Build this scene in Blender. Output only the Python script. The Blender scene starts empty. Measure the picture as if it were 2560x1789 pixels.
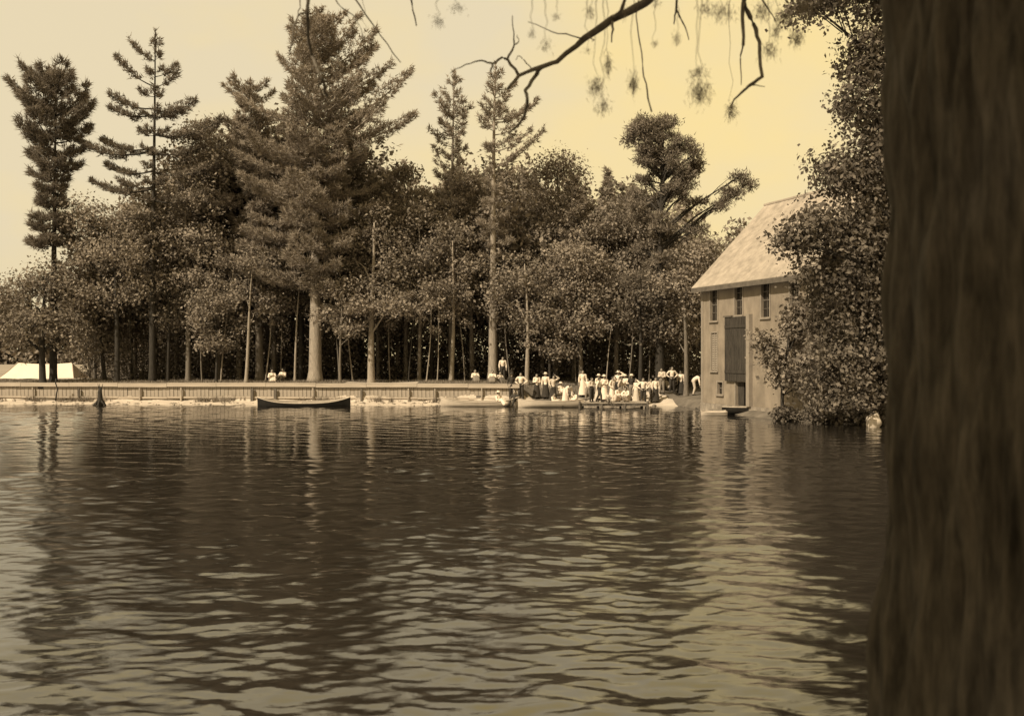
import bpy, math, random
import numpy as np
from mathutils import Vector, Matrix

C = bpy.context.scene.collection
SC = bpy.context.scene
R = math.radians

# ------------------------------------------------------------------ camera
F = 2700.0                      # focal length in pixels of the 2560 px wide photograph
CAM = (0.0, 0.0, 3.0)           # eye on a low bank, three metres above the water
cam = bpy.data.cameras.new('camera')
cam.sensor_width = 36.0
cam.lens = 36.0 * F / 2560.0
cam.clip_start = 0.05
cam.clip_end = 6000.0
cam.dof.use_dof = True
cam.dof.focus_distance = 66.0
cam.dof.aperture_fstop = 2.7
cam_o = bpy.data.objects.new('camera', cam)
cam_o.location = CAM
cam_o.rotation_euler = (R(90), 0, 0)
C.objects.link(cam_o)
SC.camera = cam_o

# ------------------------------------------------------------------ sky, sun, exposure
SUN_DIR = Vector((-0.52, -0.52, 0.70)).normalized()      # from the scene towards the sun
world = bpy.data.worlds.new('World')
SC.world = world
world.use_nodes = True
nt = world.node_tree
nt.nodes.clear()
sky = nt.nodes.new('ShaderNodeTexSky')
sky.sky_type = 'NISHITA'
sky.sun_disc = False
sky.sun_elevation = math.asin(SUN_DIR.z)
sky.sun_rotation = math.atan2(SUN_DIR.x, SUN_DIR.y)
sky.dust_density = 3.0
hs = nt.nodes.new('ShaderNodeHueSaturation')
hs.inputs['Saturation'].default_value = 0.0
tint = nt.nodes.new('ShaderNodeMixRGB'); tint.blend_type = 'MULTIPLY'; tint.inputs[0].default_value = 1.0
tint.inputs[2].default_value = (0.75, 0.60, 0.36, 1)
mixs = nt.nodes.new('ShaderNodeMixRGB'); mixs.inputs[0].default_value = 0.85
wtc = nt.nodes.new('ShaderNodeTexCoord')
wnz = nt.nodes.new('ShaderNodeTexNoise'); wnz.inputs['Scale'].default_value = 2.3; wnz.inputs['Detail'].default_value = 5; wnz.inputs['Roughness'].default_value = 0.55
wmp = nt.nodes.new('ShaderNodeMapping'); wmp.inputs['Location'].default_value = (6.6, -1.5, 0.2); wmp.inputs['Scale'].default_value = (1, 1, 1.6)
wr = nt.nodes.new('ShaderNodeValToRGB')                       # thin uneven overcast, toned like the print
wr.color_ramp.elements[0].position = 0.36; wr.color_ramp.elements[0].color = (5.8, 4.95, 3.35, 1)
wr.color_ramp.elements[1].position = 0.64; wr.color_ramp.elements[1].color = (7.1, 5.45, 2.3, 1)
nt.links.new(wtc.outputs['Generated'], wmp.inputs[0]); nt.links.new(wmp.outputs[0], wnz.inputs['Vector']); nt.links.new(wnz.outputs['Fac'], wr.inputs['Fac'])
nt.links.new(wr.outputs[0], mixs.inputs[2])
bg = nt.nodes.new('ShaderNodeBackground'); bg.inputs['Strength'].default_value = 0.1
wo = nt.nodes.new('ShaderNodeOutputWorld')
nt.links.new(sky.outputs[0], hs.inputs['Color'])
nt.links.new(hs.outputs[0], tint.inputs[1])
nt.links.new(tint.outputs[0], mixs.inputs[1])
nt.links.new(mixs.outputs[0], bg.inputs['Color'])
nt.links.new(bg.outputs[0], wo.inputs['Surface'])

sun = bpy.data.lights.new('sun', 'SUN')
sun.energy = 4.2
sun.angle = R(1.5)
sun.color = (1.0, 0.88, 0.68)
sun_o = bpy.data.objects.new('sun', sun)
sun_o.rotation_euler = SUN_DIR.to_track_quat('Z', 'Y').to_euler()
sun_o.location = (-40, -20, 60)
C.objects.link(sun_o)

SC.view_settings.view_transform = 'Standard'
SC.view_settings.look = 'None'
SC.view_settings.exposure = 0.6
SC.view_settings.gamma = 1.0
SC.cycles.max_bounces = 6
SC.cycles.diffuse_bounces = 3
SC.cycles.glossy_bounces = 3
SC.cycles.transparent_max_bounces = 4
SC.cycles.transmission_bounces = 2
SC.cycles.use_denoising = True

# ------------------------------------------------------------------ helpers
def P(px, py, Y):
    """world point seen at photograph pixel (px, py), at distance Y"""
    return Vector(((px - 1280) / F * Y, Y, 3.0 + (894.5 - py) / F * Y))

def sep(v, warm=1.0):
    return (v, v * (1 - 0.165 * warm), v * (1 - 0.335 * warm), 1)

def tag(o, label=None, cat=None, group=None, kind=None):
    if label: o['label'] = label
    if cat: o['category'] = cat
    if group: o['group'] = group
    if kind: o['kind'] = kind
    return o

def link(o, parent=None):
    C.objects.link(o)
    if parent is not None: o.parent = parent
    return o

def empty(name, loc=(0, 0, 0), rz=0.0, parent=None):
    o = bpy.data.objects.new(name, None)
    o.location = loc
    o.rotation_euler = (0, 0, rz)
    o.empty_display_size = 0.3
    return link(o, parent)

def mesh_np(name, verts, faces):
    """verts (n,3), faces (m,k) arrays -> mesh"""
    verts = np.asarray(verts, np.float32); faces = np.asarray(faces, np.int32)
    me = bpy.data.meshes.new(name)
    n, m, k = len(verts), len(faces), faces.shape[1]
    me.vertices.add(n); me.vertices.foreach_set('co', verts.ravel())
    me.loops.add(m * k); me.loops.foreach_set('vertex_index', faces.ravel())
    me.polygons.add(m)
    me.polygons.foreach_set('loop_start', np.arange(0, m * k, k, dtype=np.int32))
    me.polygons.foreach_set('loop_total', np.full(m, k, np.int32))
    me.update(calc_edges=True)
    return me

def smooth(me, on=True):
    me.polygons.foreach_set('use_smooth', [on] * len(me.polygons))

class MB:
    """collects polygons of one mesh"""
    def __init__(s): s.v = []; s.f = []
    def add(s, vs, fs):
        b = len(s.v); s.v += [tuple(v) for v in vs]; s.f += [tuple(i + b for i in f) for f in fs]
    def box(s, x0, x1, y0, y1, z0, z1):
        s.add([(x0,y0,z0),(x1,y0,z0),(x1,y1,z0),(x0,y1,z0),(x0,y0,z1),(x1,y0,z1),(x1,y1,z1),(x0,y1,z1)],
              [(0,3,2,1),(4,5,6,7),(0,1,5,4),(1,2,6,5),(2,3,7,6),(3,0,4,7)])
    def tube(s, pts, radii, seg=8, cap=True):
        pts = [Vector(p) for p in pts]
        rings = []
        up = Vector((0, 0, 1))
        for i, p in enumerate(pts):
            d = (pts[min(i + 1, len(pts) - 1)] - pts[max(i - 1, 0)])
            d = d.normalized() if d.length > 1e-9 else up
            a = d.cross(Vector((0, 1, 0)) if abs(d.y) < 0.9 else Vector((1, 0, 0))).normalized()
            b = d.cross(a).normalized()
            rings.append([p + (a * math.cos(t) + b * math.sin(t)) * radii[i] for t in [2 * math.pi * k / seg for k in range(seg)]])
        vs = [v for r in rings for v in r]
        fs = []
        for i in range(len(rings) - 1):
            for k in range(seg):
                fs.append((i*seg+k, i*seg+(k+1) % seg, (i+1)*seg+(k+1) % seg, (i+1)*seg+k))
        if cap:
            fs.append(tuple(range(seg - 1, -1, -1))); fs.append(tuple((len(rings)-1)*seg + k for k in range(seg)))
        s.add(vs, fs)
    def lathe(s, prof, cx=0, cy=0, seg=14, sx=1.0, sy=1.0, a0=0.0):
        n = len(prof); vs = []; fs = []
        for r, z in prof:
            for k in range(seg):
                t = a0 + 2 * math.pi * k / seg
                vs.append((cx + sx * r * math.cos(t), cy + sy * r * math.sin(t), z))
        for i in range(n - 1):
            for k in range(seg):
                fs.append((i*seg+k, i*seg+(k+1) % seg, (i+1)*seg+(k+1) % seg, (i+1)*seg+k))
        fs.append(tuple(range(seg - 1, -1, -1))); fs.append(tuple((n-1)*seg + k for k in range(seg)))
        s.add(vs, fs)
    def mesh(s, name, sm=False):
        me = bpy.data.meshes.new(name); me.from_pydata(s.v, [], s.f); me.update()
        if sm: smooth(me)
        return me
    def build(s, name, mat, parent=None, sm=False, loc=None):
        return obj(name, s.mesh(name, sm), mat, parent, loc)

def obj(name, me, mat, parent=None, loc=None):
    o = bpy.data.objects.new(name, me)
    if mat is not None:
        if len(me.materials) == 0: me.materials.append(mat)
        elif me.materials[0] != mat:
            o.material_slots[0].link = 'OBJECT'; o.material_slots[0].material = mat
    if loc is not None: o.location = loc
    return link(o, parent)

# ------------------------------------------------------------------ materials
def new_mat(name):
    m = bpy.data.materials.new(name); m.use_nodes = True
    n = m.node_tree; b = n.nodes['Principled BSDF']
    b.inputs['Specular IOR Level'].default_value = 0.25
    b.inputs['Roughness'].default_value = 0.8
    return m, n, b

def ramp2(n, fac, c0, c1, p0=0.3, p1=0.7):
    r = n.nodes.new('ShaderNodeValToRGB')
    r.color_ramp.elements[0].position = p0; r.color_ramp.elements[0].color = c0
    r.color_ramp.elements[1].position = p1; r.color_ramp.elements[1].color = c1
    n.links.new(fac, r.inputs['Fac']); return r

def noise_mat(name, v0, v1, scale=4.0, stretch=(1, 1, 1), rough=0.85, bump=0.3, dist=0.02, detail=6, warm=1.0, spec=0.2, coord='Object'):
    m, n, b = new_mat(name)
    tc = n.nodes.new('ShaderNodeTexCoord'); mp = n.nodes.new('ShaderNodeMapping')
    mp.inputs['Scale'].default_value = stretch
    nz = n.nodes.new('ShaderNodeTexNoise'); nz.inputs['Scale'].default_value = scale
    nz.inputs['Detail'].default_value = detail; nz.inputs['Roughness'].default_value = 0.65
    n.links.new(tc.outputs[coord], mp.inputs[0]); n.links.new(mp.outputs[0], nz.inputs['Vector'])
    r = ramp2(n, nz.outputs['Fac'], sep(v0, warm), sep(v1, warm))
    n.links.new(r.outputs[0], b.inputs['Base Color'])
    b.inputs['Roughness'].default_value = rough
    b.inputs['Specular IOR Level'].default_value = spec
    if bump:
        bp = n.nodes.new('ShaderNodeBump'); bp.inputs['Strength'].default_value = bump; bp.inputs['Distance'].default_value = dist
        n.links.new(nz.outputs['Fac'], bp.inputs['Height']); n.links.new(bp.outputs[0], b.inputs['Normal'])
    return m

def leaf_mat(name, v0, v1, trans=0.3, warm=1.0):
    m = bpy.data.materials.new(name); m.use_nodes = True
    n = m.node_tree; n.nodes.clear()
    g = n.nodes.new('ShaderNodeNewGeometry')
    tc = n.nodes.new('ShaderNodeTexCoord')
    nz = n.nodes.new('ShaderNodeTexNoise'); nz.inputs['Scale'].default_value = 0.7; nz.inputs['Detail'].default_value = 3
    n.links.new(tc.outputs['Object'], nz.inputs['Vector'])
    ad = n.nodes.new('ShaderNodeMath'); ad.operation = 'MULTIPLY_ADD'; ad.inputs[1].default_value = 0.55
    sc = n.nodes.new('ShaderNodeMath'); sc.operation = 'MULTIPLY'; sc.inputs[1].default_value = 0.5
    n.links.new(nz.outputs['Fac'], sc.inputs[0])
    n.links.new(g.outputs['Random Per Island'], ad.inputs[0]); n.links.new(sc.outputs[0], ad.inputs[2])
    r = ramp2(n, ad.outputs[0], sep(v0, warm), sep(v1, warm), 0.15, 0.85)
    d = n.nodes.new('ShaderNodeBsdfDiffuse'); t = n.nodes.new('ShaderNodeBsdfTranslucent'); mx = n.nodes.new('ShaderNodeMixShader')
    mx.inputs[0].default_value = trans
    o = n.nodes.new('ShaderNodeOutputMaterial')
    n.links.new(r.outputs[0], d.inputs['Color']); n.links.new(r.outputs[0], t.inputs['Color'])
    n.links.new(d.outputs[0], mx.inputs[1]); n.links.new(t.outputs[0], mx.inputs[2]); n.links.new(mx.outputs[0], o.inputs['Surface'])
    return m

M = {}
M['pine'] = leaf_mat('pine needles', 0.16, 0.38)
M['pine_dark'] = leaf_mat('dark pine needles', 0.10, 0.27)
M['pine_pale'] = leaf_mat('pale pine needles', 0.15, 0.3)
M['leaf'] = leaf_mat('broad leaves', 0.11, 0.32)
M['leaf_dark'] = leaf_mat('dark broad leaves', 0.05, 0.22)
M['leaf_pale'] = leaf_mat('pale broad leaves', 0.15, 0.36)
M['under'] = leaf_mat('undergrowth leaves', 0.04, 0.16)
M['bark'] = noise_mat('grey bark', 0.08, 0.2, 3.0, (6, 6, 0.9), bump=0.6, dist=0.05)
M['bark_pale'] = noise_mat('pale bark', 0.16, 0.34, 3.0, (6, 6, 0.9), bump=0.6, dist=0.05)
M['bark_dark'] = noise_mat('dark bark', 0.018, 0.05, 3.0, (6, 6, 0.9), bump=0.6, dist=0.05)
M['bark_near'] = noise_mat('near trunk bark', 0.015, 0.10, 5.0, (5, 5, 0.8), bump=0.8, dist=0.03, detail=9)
M['twig'] = noise_mat('twig bark', 0.07, 0.13, 20.0, bump=0.4, dist=0.004)
M['floor'] = noise_mat('forest floor litter', 0.06, 0.17, 1.2, bump=0.5, dist=0.05, detail=9)
M['sand'] = noise_mat('pale sand', 0.36, 0.5, 1.6, bump=0.3, dist=0.03, detail=8)
M['field'] = noise_mat('pale field grass', 0.2, 0.3, 0.2, bump=0.0)
M['mud'] = noise_mat('lake bed mud', 0.03, 0.06, 1.0)
M['bank'] = noise_mat('bank soil', 0.05, 0.13, 2.0, bump=0.5, dist=0.05)
M['plank'] = noise_mat('weathered planks', 0.20, 0.38, 2.0, (5, 5, 0.7), bump=0.3, dist=0.01)
M['cap'] = noise_mat('worn white painted boards', 0.30, 0.42, 1.5, (0.6, 5, 5), bump=0.2, dist=0.005)
M['post'] = noise_mat('dark wet post wood', 0.05, 0.14, 4.0, (4, 4, 0.8), bump=0.4, dist=0.01)
M['wall'] = noise_mat('weathered ochre clapboard', 0.14, 0.27, 1.3, (0.9, 1, 0.5), bump=0.35, dist=0.02, detail=9, warm=1.15)
M['roof'] = noise_mat('pale weathered shingles', 0.2, 0.38, 1.4, (1.2, 1, 1.6), bump=0.5, dist=0.04, detail=10, warm=1.0)
M['trim'] = noise_mat('cream trim paint', 0.19, 0.25, 3.0, bump=0.1, dist=0.005)
M['fascia'] = noise_mat('dark eave paint', 0.07, 0.13, 3.0, bump=0.1, dist=0.005)
M['brown'] = noise_mat('brown boards', 0.02, 0.06, 2.5, (4, 4, 0.6), bump=0.4, dist=0.01)
M['stone'] = noise_mat('foundation stone', 0.12, 0.30, 2.2, bump=0.7, dist=0.06)
M['rock'] = noise_mat('pale rock', 0.3, 0.5, 2.0, bump=0.5, dist=0.04)
M['hull_dark'] = noise_mat('dark canoe canvas', 0.008, 0.018, 3.0, bump=0.1, dist=0.003, rough=0.55, spec=0.15)
M['hull_pale'] = noise_mat('pale hull paint', 0.34, 0.46, 2.5, bump=0.15, dist=0.004, rough=0.6)
M['wood_in'] = noise_mat('varnished cedar lining', 0.24, 0.36, 4.0, (0.6, 5, 5), bump=0.2, dist=0.004, rough=0.6)
M['gun'] = noise_mat('gunwale wood', 0.36, 0.48, 4.0, bump=0.1, dist=0.003)
M['dock'] = noise_mat('dock boards', 0.2, 0.32, 3.0, (5, 0.6, 5), bump=0.3, dist=0.01)
M['skin'] = noise_mat('skin', 0.24, 0.30, 6.0, bump=0)
M['hair'] = noise_mat('dark hair', 0.02, 0.05, 12.0, bump=0.2, dist=0.005)
M['white'] = noise_mat('white cotton', 0.58, 0.7, 8.0, bump=0.25, dist=0.01)
M['cream'] = noise_mat('cream cotton', 0.40, 0.52, 8.0, bump=0.25, dist=0.01)
M['greycloth'] = noise_mat('grey cloth', 0.14, 0.22, 8.0, bump=0.25, dist=0.01)
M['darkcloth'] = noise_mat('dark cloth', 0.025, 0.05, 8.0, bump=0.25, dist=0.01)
M['browncloth'] = noise_mat('brown cloth', 0.07, 0.12, 8.0, bump=0.25, dist=0.01)
M['straw'] = noise_mat('straw', 0.50, 0.64, 20.0, bump=0.3, dist=0.004)

def glass_mat():
    m, n, b = new_mat('old window glass')
    b.inputs['Base Color'].default_value = sep(0.02); b.inputs['Roughness'].default_value = 0.12
    b.inputs['Specular IOR Level'].default_value = 0.5
    return m
M['glass'] = glass_mat()

def water_mat():
    m, n, b = new_mat('lake water')
    b.inputs['Base Color'].default_value = sep(0.012)
    b.inputs['Roughness'].default_value = 0.045
    b.inputs['IOR'].default_value = 2.5
    b.inputs['Specular IOR Level'].default_value = 0.5
    tc = n.nodes.new('ShaderNodeTexCoord'); mp = n.nodes.new('ShaderNodeMapping')
    mp.inputs['Scale'].default_value = (0.55, 1.4, 1)
    n1 = n.nodes.new('ShaderNodeTexNoise'); n1.inputs['Scale'].default_value = 5.5; n1.inputs['Detail'].default_value = 5; n1.inputs['Roughness'].default_value = 0.55
    n.links.new(tc.outputs['Object'], mp.inputs[0]); n.links.new(mp.outputs[0], n1.inputs['Vector'])
    bp = n.nodes.new('ShaderNodeBump'); bp.inputs['Strength'].default_value = 0.3; bp.inputs['Distance'].default_value = 0.03
    sx = n.nodes.new('ShaderNodeSeparateXYZ'); n.links.new(tc.outputs['Object'], sx.inputs[0])      # calmer in the lee of the far bank
    mr = n.nodes.new('ShaderNodeMapRange'); mr.inputs['From Min'].default_value = 14; mr.inputs['From Max'].default_value = 55
    mr.inputs['To Min'].default_value = 0.17; mr.inputs['To Max'].default_value = 0.07
    n.links.new(sx.outputs['Y'], mr.inputs['Value']); n.links.new(mr.outputs[0], bp.inputs['Strength'])
    n.links.new(n1.outputs['Fac'], bp.inputs['Height']); n.links.new(bp.outputs[0], b.inputs['Normal'])
    return m
M['water'] = water_mat()

# ------------------------------------------------------------------ terrain
SX = [-400, -60, -40, 0.5, 3, 6, 8.5, 10.5, 10.8, 11.2, 12.0, 12.9, 14.5, 17, 20, 23, 60, 400]
SY = [90, 72, 70.7, 67.6, 67.8, 68.2, 68.0, 67.0, 64.0, 59.2, 56.0, 52.2, 50.3, 48.5, 30, 6, -60, -400]
def wall_y(X): return 69.0 + (0.5 - X) * (3.0 / 40.5)          # line of the plank seawall
def shore_y(X): return np.interp(X, SX, SY) + (0.12 * np.sin(X * 1.7) + 0.08 * np.sin(X * 4.1 + 1)) * np.clip(X - 1, 0, 1) + 0.04*np.sin(X*0.8)
def near_y(X): return np.interp(X, [-400, -8, 0, 4, 9, 400], [-200, 4.2, 4.6, 5.2, 8.0, 8.0]) + 0.12 * np.sin(X * 2.1)

def ground_z(X, Y):
    X = np.asarray(X, float); Y = np.asarray(Y, float)
    d = Y - shore_y(X)
    wallp = np.interp(d, [-30, -4, 0, 1.05, 1.35, 1.6, 9, 40, 300], [-2.5, -1.0, 0, 0.16, 0.25, 1.36, 1.45, 1.5, 1.5])
    beach = np.interp(d, [-30, -4, 0, 1.2, 5.2, 9, 40, 300], [-2.5, -1.0, 0, 0.16, 1.30, 1.45, 1.5, 1.5])
    t = np.clip((X - 0.2) / 1.2, 0, 1)
    rb = np.interp(d, [-30, -4, 0, 1.0, 4, 40, 300], [-2.5, -1.0, 0, 0.08, 0.35, 1.2, 1.5])
    s = np.clip((X - 9.8) / 1.2, 0, 1)
    far = (wallp * (1 - t) + beach * t) * (1 - s) + rb * s
    far = far + np.where(d > 3, 0.05 * np.sin(X * 0.9) * np.cos(Y * 0.7), 0)
    e = Y - near_y(X)
    near = np.interp(e, [-20, -0.6, 0.5, 3, 8], [1.55, 1.5, 0.0, -1.0, -2.5])
    return np.maximum(far, near)

def axis(parts):
    out = []
    for a, b, st in parts: out += list(np.arange(a, b, st))
    return np.array(out + [parts[-1][1]])

gx = axis([(-3000, -400, 400), (-400, -60, 20), (-60, -38, 1.0), (-38, 24, 0.3), (24, 60, 3), (60, 400, 20), (400, 3000, 400)])
gy = axis([(-400, -20, 40), (-20, 2, 1.0), (2, 7, 0.25), (7, 46, 1.0), (46, 66, 0.4), (66, 76, 0.15), (76, 100, 1.0), (100, 400, 10), (400, 3200, 400)])
GX, GY = np.meshgrid(gx, gy)
GZ = ground_z(GX, GY)
far_m = GY > 300
nxc, nyc = len(gx), len(gy)
gv = np.stack([GX, GY, GZ], -1).reshape(-1, 3)
ii, jj = np.meshgrid(np.arange(nxc - 1), np.arange(nyc - 1))
q = np.stack([jj*nxc+ii, jj*nxc+ii+1, (jj+1)*nxc+ii+1, (jj+1)*nxc+ii], -1).reshape(-1, 4)
cx = gv[q].mean(1)
dd = cx[:, 1] - shore_y(cx[:, 0]); ee = cx[:, 1] - near_y(cx[:, 0])
land = dd > -0.6
is_near = ee < 0.9
field = land & (cx[:, 0] < -0.375 * cx[:, 1] + 1.5) & (cx[:, 1] > 77) & (cx[:, 1] < 260) & (cx[:, 0] > -140)
wig = 0.35 * np.sin(cx[:, 0] * 2.3) + 0.2 * np.sin(cx[:, 0] * 5.9 + cx[:, 1])
beach = land & (((cx[:, 0] < 1.0) & (dd < 1.45)) | ((cx[:, 0] >= 1.0) & (cx[:, 0] < 10.3) & (cx[:, 1] > 66.4) & (dd < np.interp(cx[:, 0], [1, 4, 6.5, 8, 10, 11], [1.4, 1.8, 2.6, 3.4, 2.8, 1.8]) + wig))
                | ((np.abs(cx[:, 0] + 8.5) < 2.5 + wig) & (dd > 2.2) & (dd < 4.0)))
beach &= cx[:, 1] > 60
beach &= cx[:, 0] > -70
def ground_part(name, mask, mat):
    f = q[mask]; u, inv = np.unique(f, return_inverse=True)
    me = mesh_np(name, gv[u], inv.reshape(-1, 4)); smooth(me)
    return tag(obj(name, me, mat), kind='structure')
ground_part('field', field & ~beach, M['field'])
ground_part('beach', beach & ~field, M['sand'])
ground_part('bank', is_near & ~beach & ~field, M['bank'])
ground_part('ground', land & ~field & ~beach & ~is_near, M['floor'])
ground_part('lake_bed', ~land & ~field & ~beach & ~is_near, M['mud'])

# ------------------------------------------------------------------ water: a rippled sheet
def make_water():
    rng = np.random.default_rng(5)
    ys = [3.6]
    while ys[-1] < 74:
        ys.append(ys[-1] + min(0.2, 0.032 + 0.0028 * max(0, ys[-1] - 6)))
    ys = np.array(ys); dy = np.gradient(ys)
    xs = axis([(-400, -44, 8), (-44, -30, 0.4), (-30, 20, 0.1), (20, 30, 1.0)])
    X, Y = np.meshgrid(xs, ys); DY = np.broadcast_to(dy[:, None], X.shape)
    Z = np.zeros_like(X)
    patch = np.zeros_like(X)
    for k in range(7):
        a = rng.uniform(0, 2*np.pi); w = rng.uniform(0.15, 0.6)
        patch += np.sin(w * (X*np.cos(a)*0.6 + Y*np.sin(a)) + rng.uniform(0, 6.28))
    patch = 0.85 + 0.16 * patch
    for k in range(80):
        lam = 0.12 * (0.40/0.12) ** rng.random() if k < 54 else 0.45 * (1.5/0.45) ** rng.random()
        th = rng.normal(0, 0.62) + (0.2 if k % 3 else -0.35)
        kx, ky = np.sin(th), np.cos(th)
        slope = 0.0205 if k < 54 else 0.0135
        A = slope * lam / (2*np.pi)
        fade = np.clip((lam / (2.6 * DY) - 1.0), 0, 1)
        Z += A * fade * np.sin(2*np.pi/lam*(X*kx + Y*ky) + rng.uniform(0, 6.28) + 0.5*np.sin(0.35*X + k) + 0.4*np.sin(0.5*Y + 2*k))
    Z *= np.clip(patch, 0.35, 1.5)
    Z[:, (xs < -42) | (xs > 22)] = 0
    ny, nx = X.shape
    i, j = np.meshgrid(np.arange(nx-1), np.arange(ny-1))
    f = np.stack([j*nx+i, j*nx+i+1, (j+1)*nx+i+1, (j+1)*nx+i], -1).reshape(-1, 4)
    me = mesh_np('lake', np.stack([X, Y, Z], -1).reshape(-1, 3), f); smooth(me)
    return tag(obj('lake', me, M['water']), kind='structure')
make_water()

# ------------------------------------------------------------------ foliage builders
def rnd_dirs(rng, n):
    v = rng.normal(size=(n, 3)); return v / np.linalg.norm(v, axis=1, keepdims=True)

def needles_mesh(name, Pb, D, L, W, rng):
    """thin triangles with base at Pb pointing along D"""
    s = np.cross(D, rnd_dirs(rng, len(Pb))); s /= np.maximum(np.linalg.norm(s, axis=1, keepdims=True), 1e-6)
    L = np.asarray(L)[:, None]; W = np.asarray(W)[:, None]
    v = np.stack([Pb - s*W/2, Pb + s*W/2, Pb + D*L], 1).reshape(-1, 3)
    return mesh_np(name, v, np.arange(len(v)).reshape(-1, 3))

def leaves_mesh(name, Pc, N, S, rng):
    """diamond leaf faces at Pc with normals N, half length S"""
    a = np.cross(N, rnd_dirs(rng, len(Pc))); a /= np.maximum(np.linalg.norm(a, axis=1, keepdims=True), 1e-6)
    b = np.cross(N, a); S = np.asarray(S)[:, None]
    v = np.stack([Pc - a*S, Pc + b*S*0.62 + N*S*0.12, Pc + a*S, Pc - b*S*0.62 + N*S*0.12], 1).reshape(-1, 3)
    return mesh_np(name, v, np.arange(len(v)).reshape(-1, 4))

def tufts(Pt, Dt, rng, k, L, W, spread=0.75):
    """k needles at each tuft point"""
    n = len(Pt)
    Pb = np.repeat(Pt, k, 0) + rng.normal(size=(n*k, 3))*0.05
    D = np.repeat(Dt, k, 0) + rnd_dirs(rng, n*k)*spread
    D /= np.linalg.norm(D, axis=1, keepdims=True)
    return Pb, D, rng.uniform(0.6, 1.2, n*k)*L, rng.uniform(0.7, 1.2, n*k)*W

def trunk_pts(H, r0, rng, lean=(0, 0), n=9, taper=0.9, wob=0.12):
    pts = []; rad = []
    ph = rng.uniform(0, 6.28, 2)
    for t in [0, 0.012, 0.03, 0.06] + [k/(n-1) for k in range(1, n)]:
        i = 0 if t == 0 else 1
        pts.append(Vector((lean[0]*t + wob*math.sin(3*t+ph[0])*t, lean[1]*t + wob*math.sin(2.3*t+ph[1])*t, H*t - 0.25*(i == 0))))
        flare = 1 + 0.38*max(0, 1-t*26)**2
        rad.append(max(0.03, r0*(1-taper*t)*flare*(1+rng.normal()*0.03)))
    return pts, rad

def along(pts, t):
    if len(pts) == 12:              # a trunk: spaced by height
        k = (0, 0.012, 0.03, 0.06, 0.125, 0.25, 0.375, 0.5, 0.625, 0.75, 0.875, 1.0)
        i = max(j for j in range(11) if k[j] <= t or j == 0); return pts[i].lerp(pts[i+1], (t-k[i])/(k[i+1]-k[i]))
    x = t*(len(pts)-1); i = min(int(x), len(pts)-2); return pts[i].lerp(pts[i+1], x-i)

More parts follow.
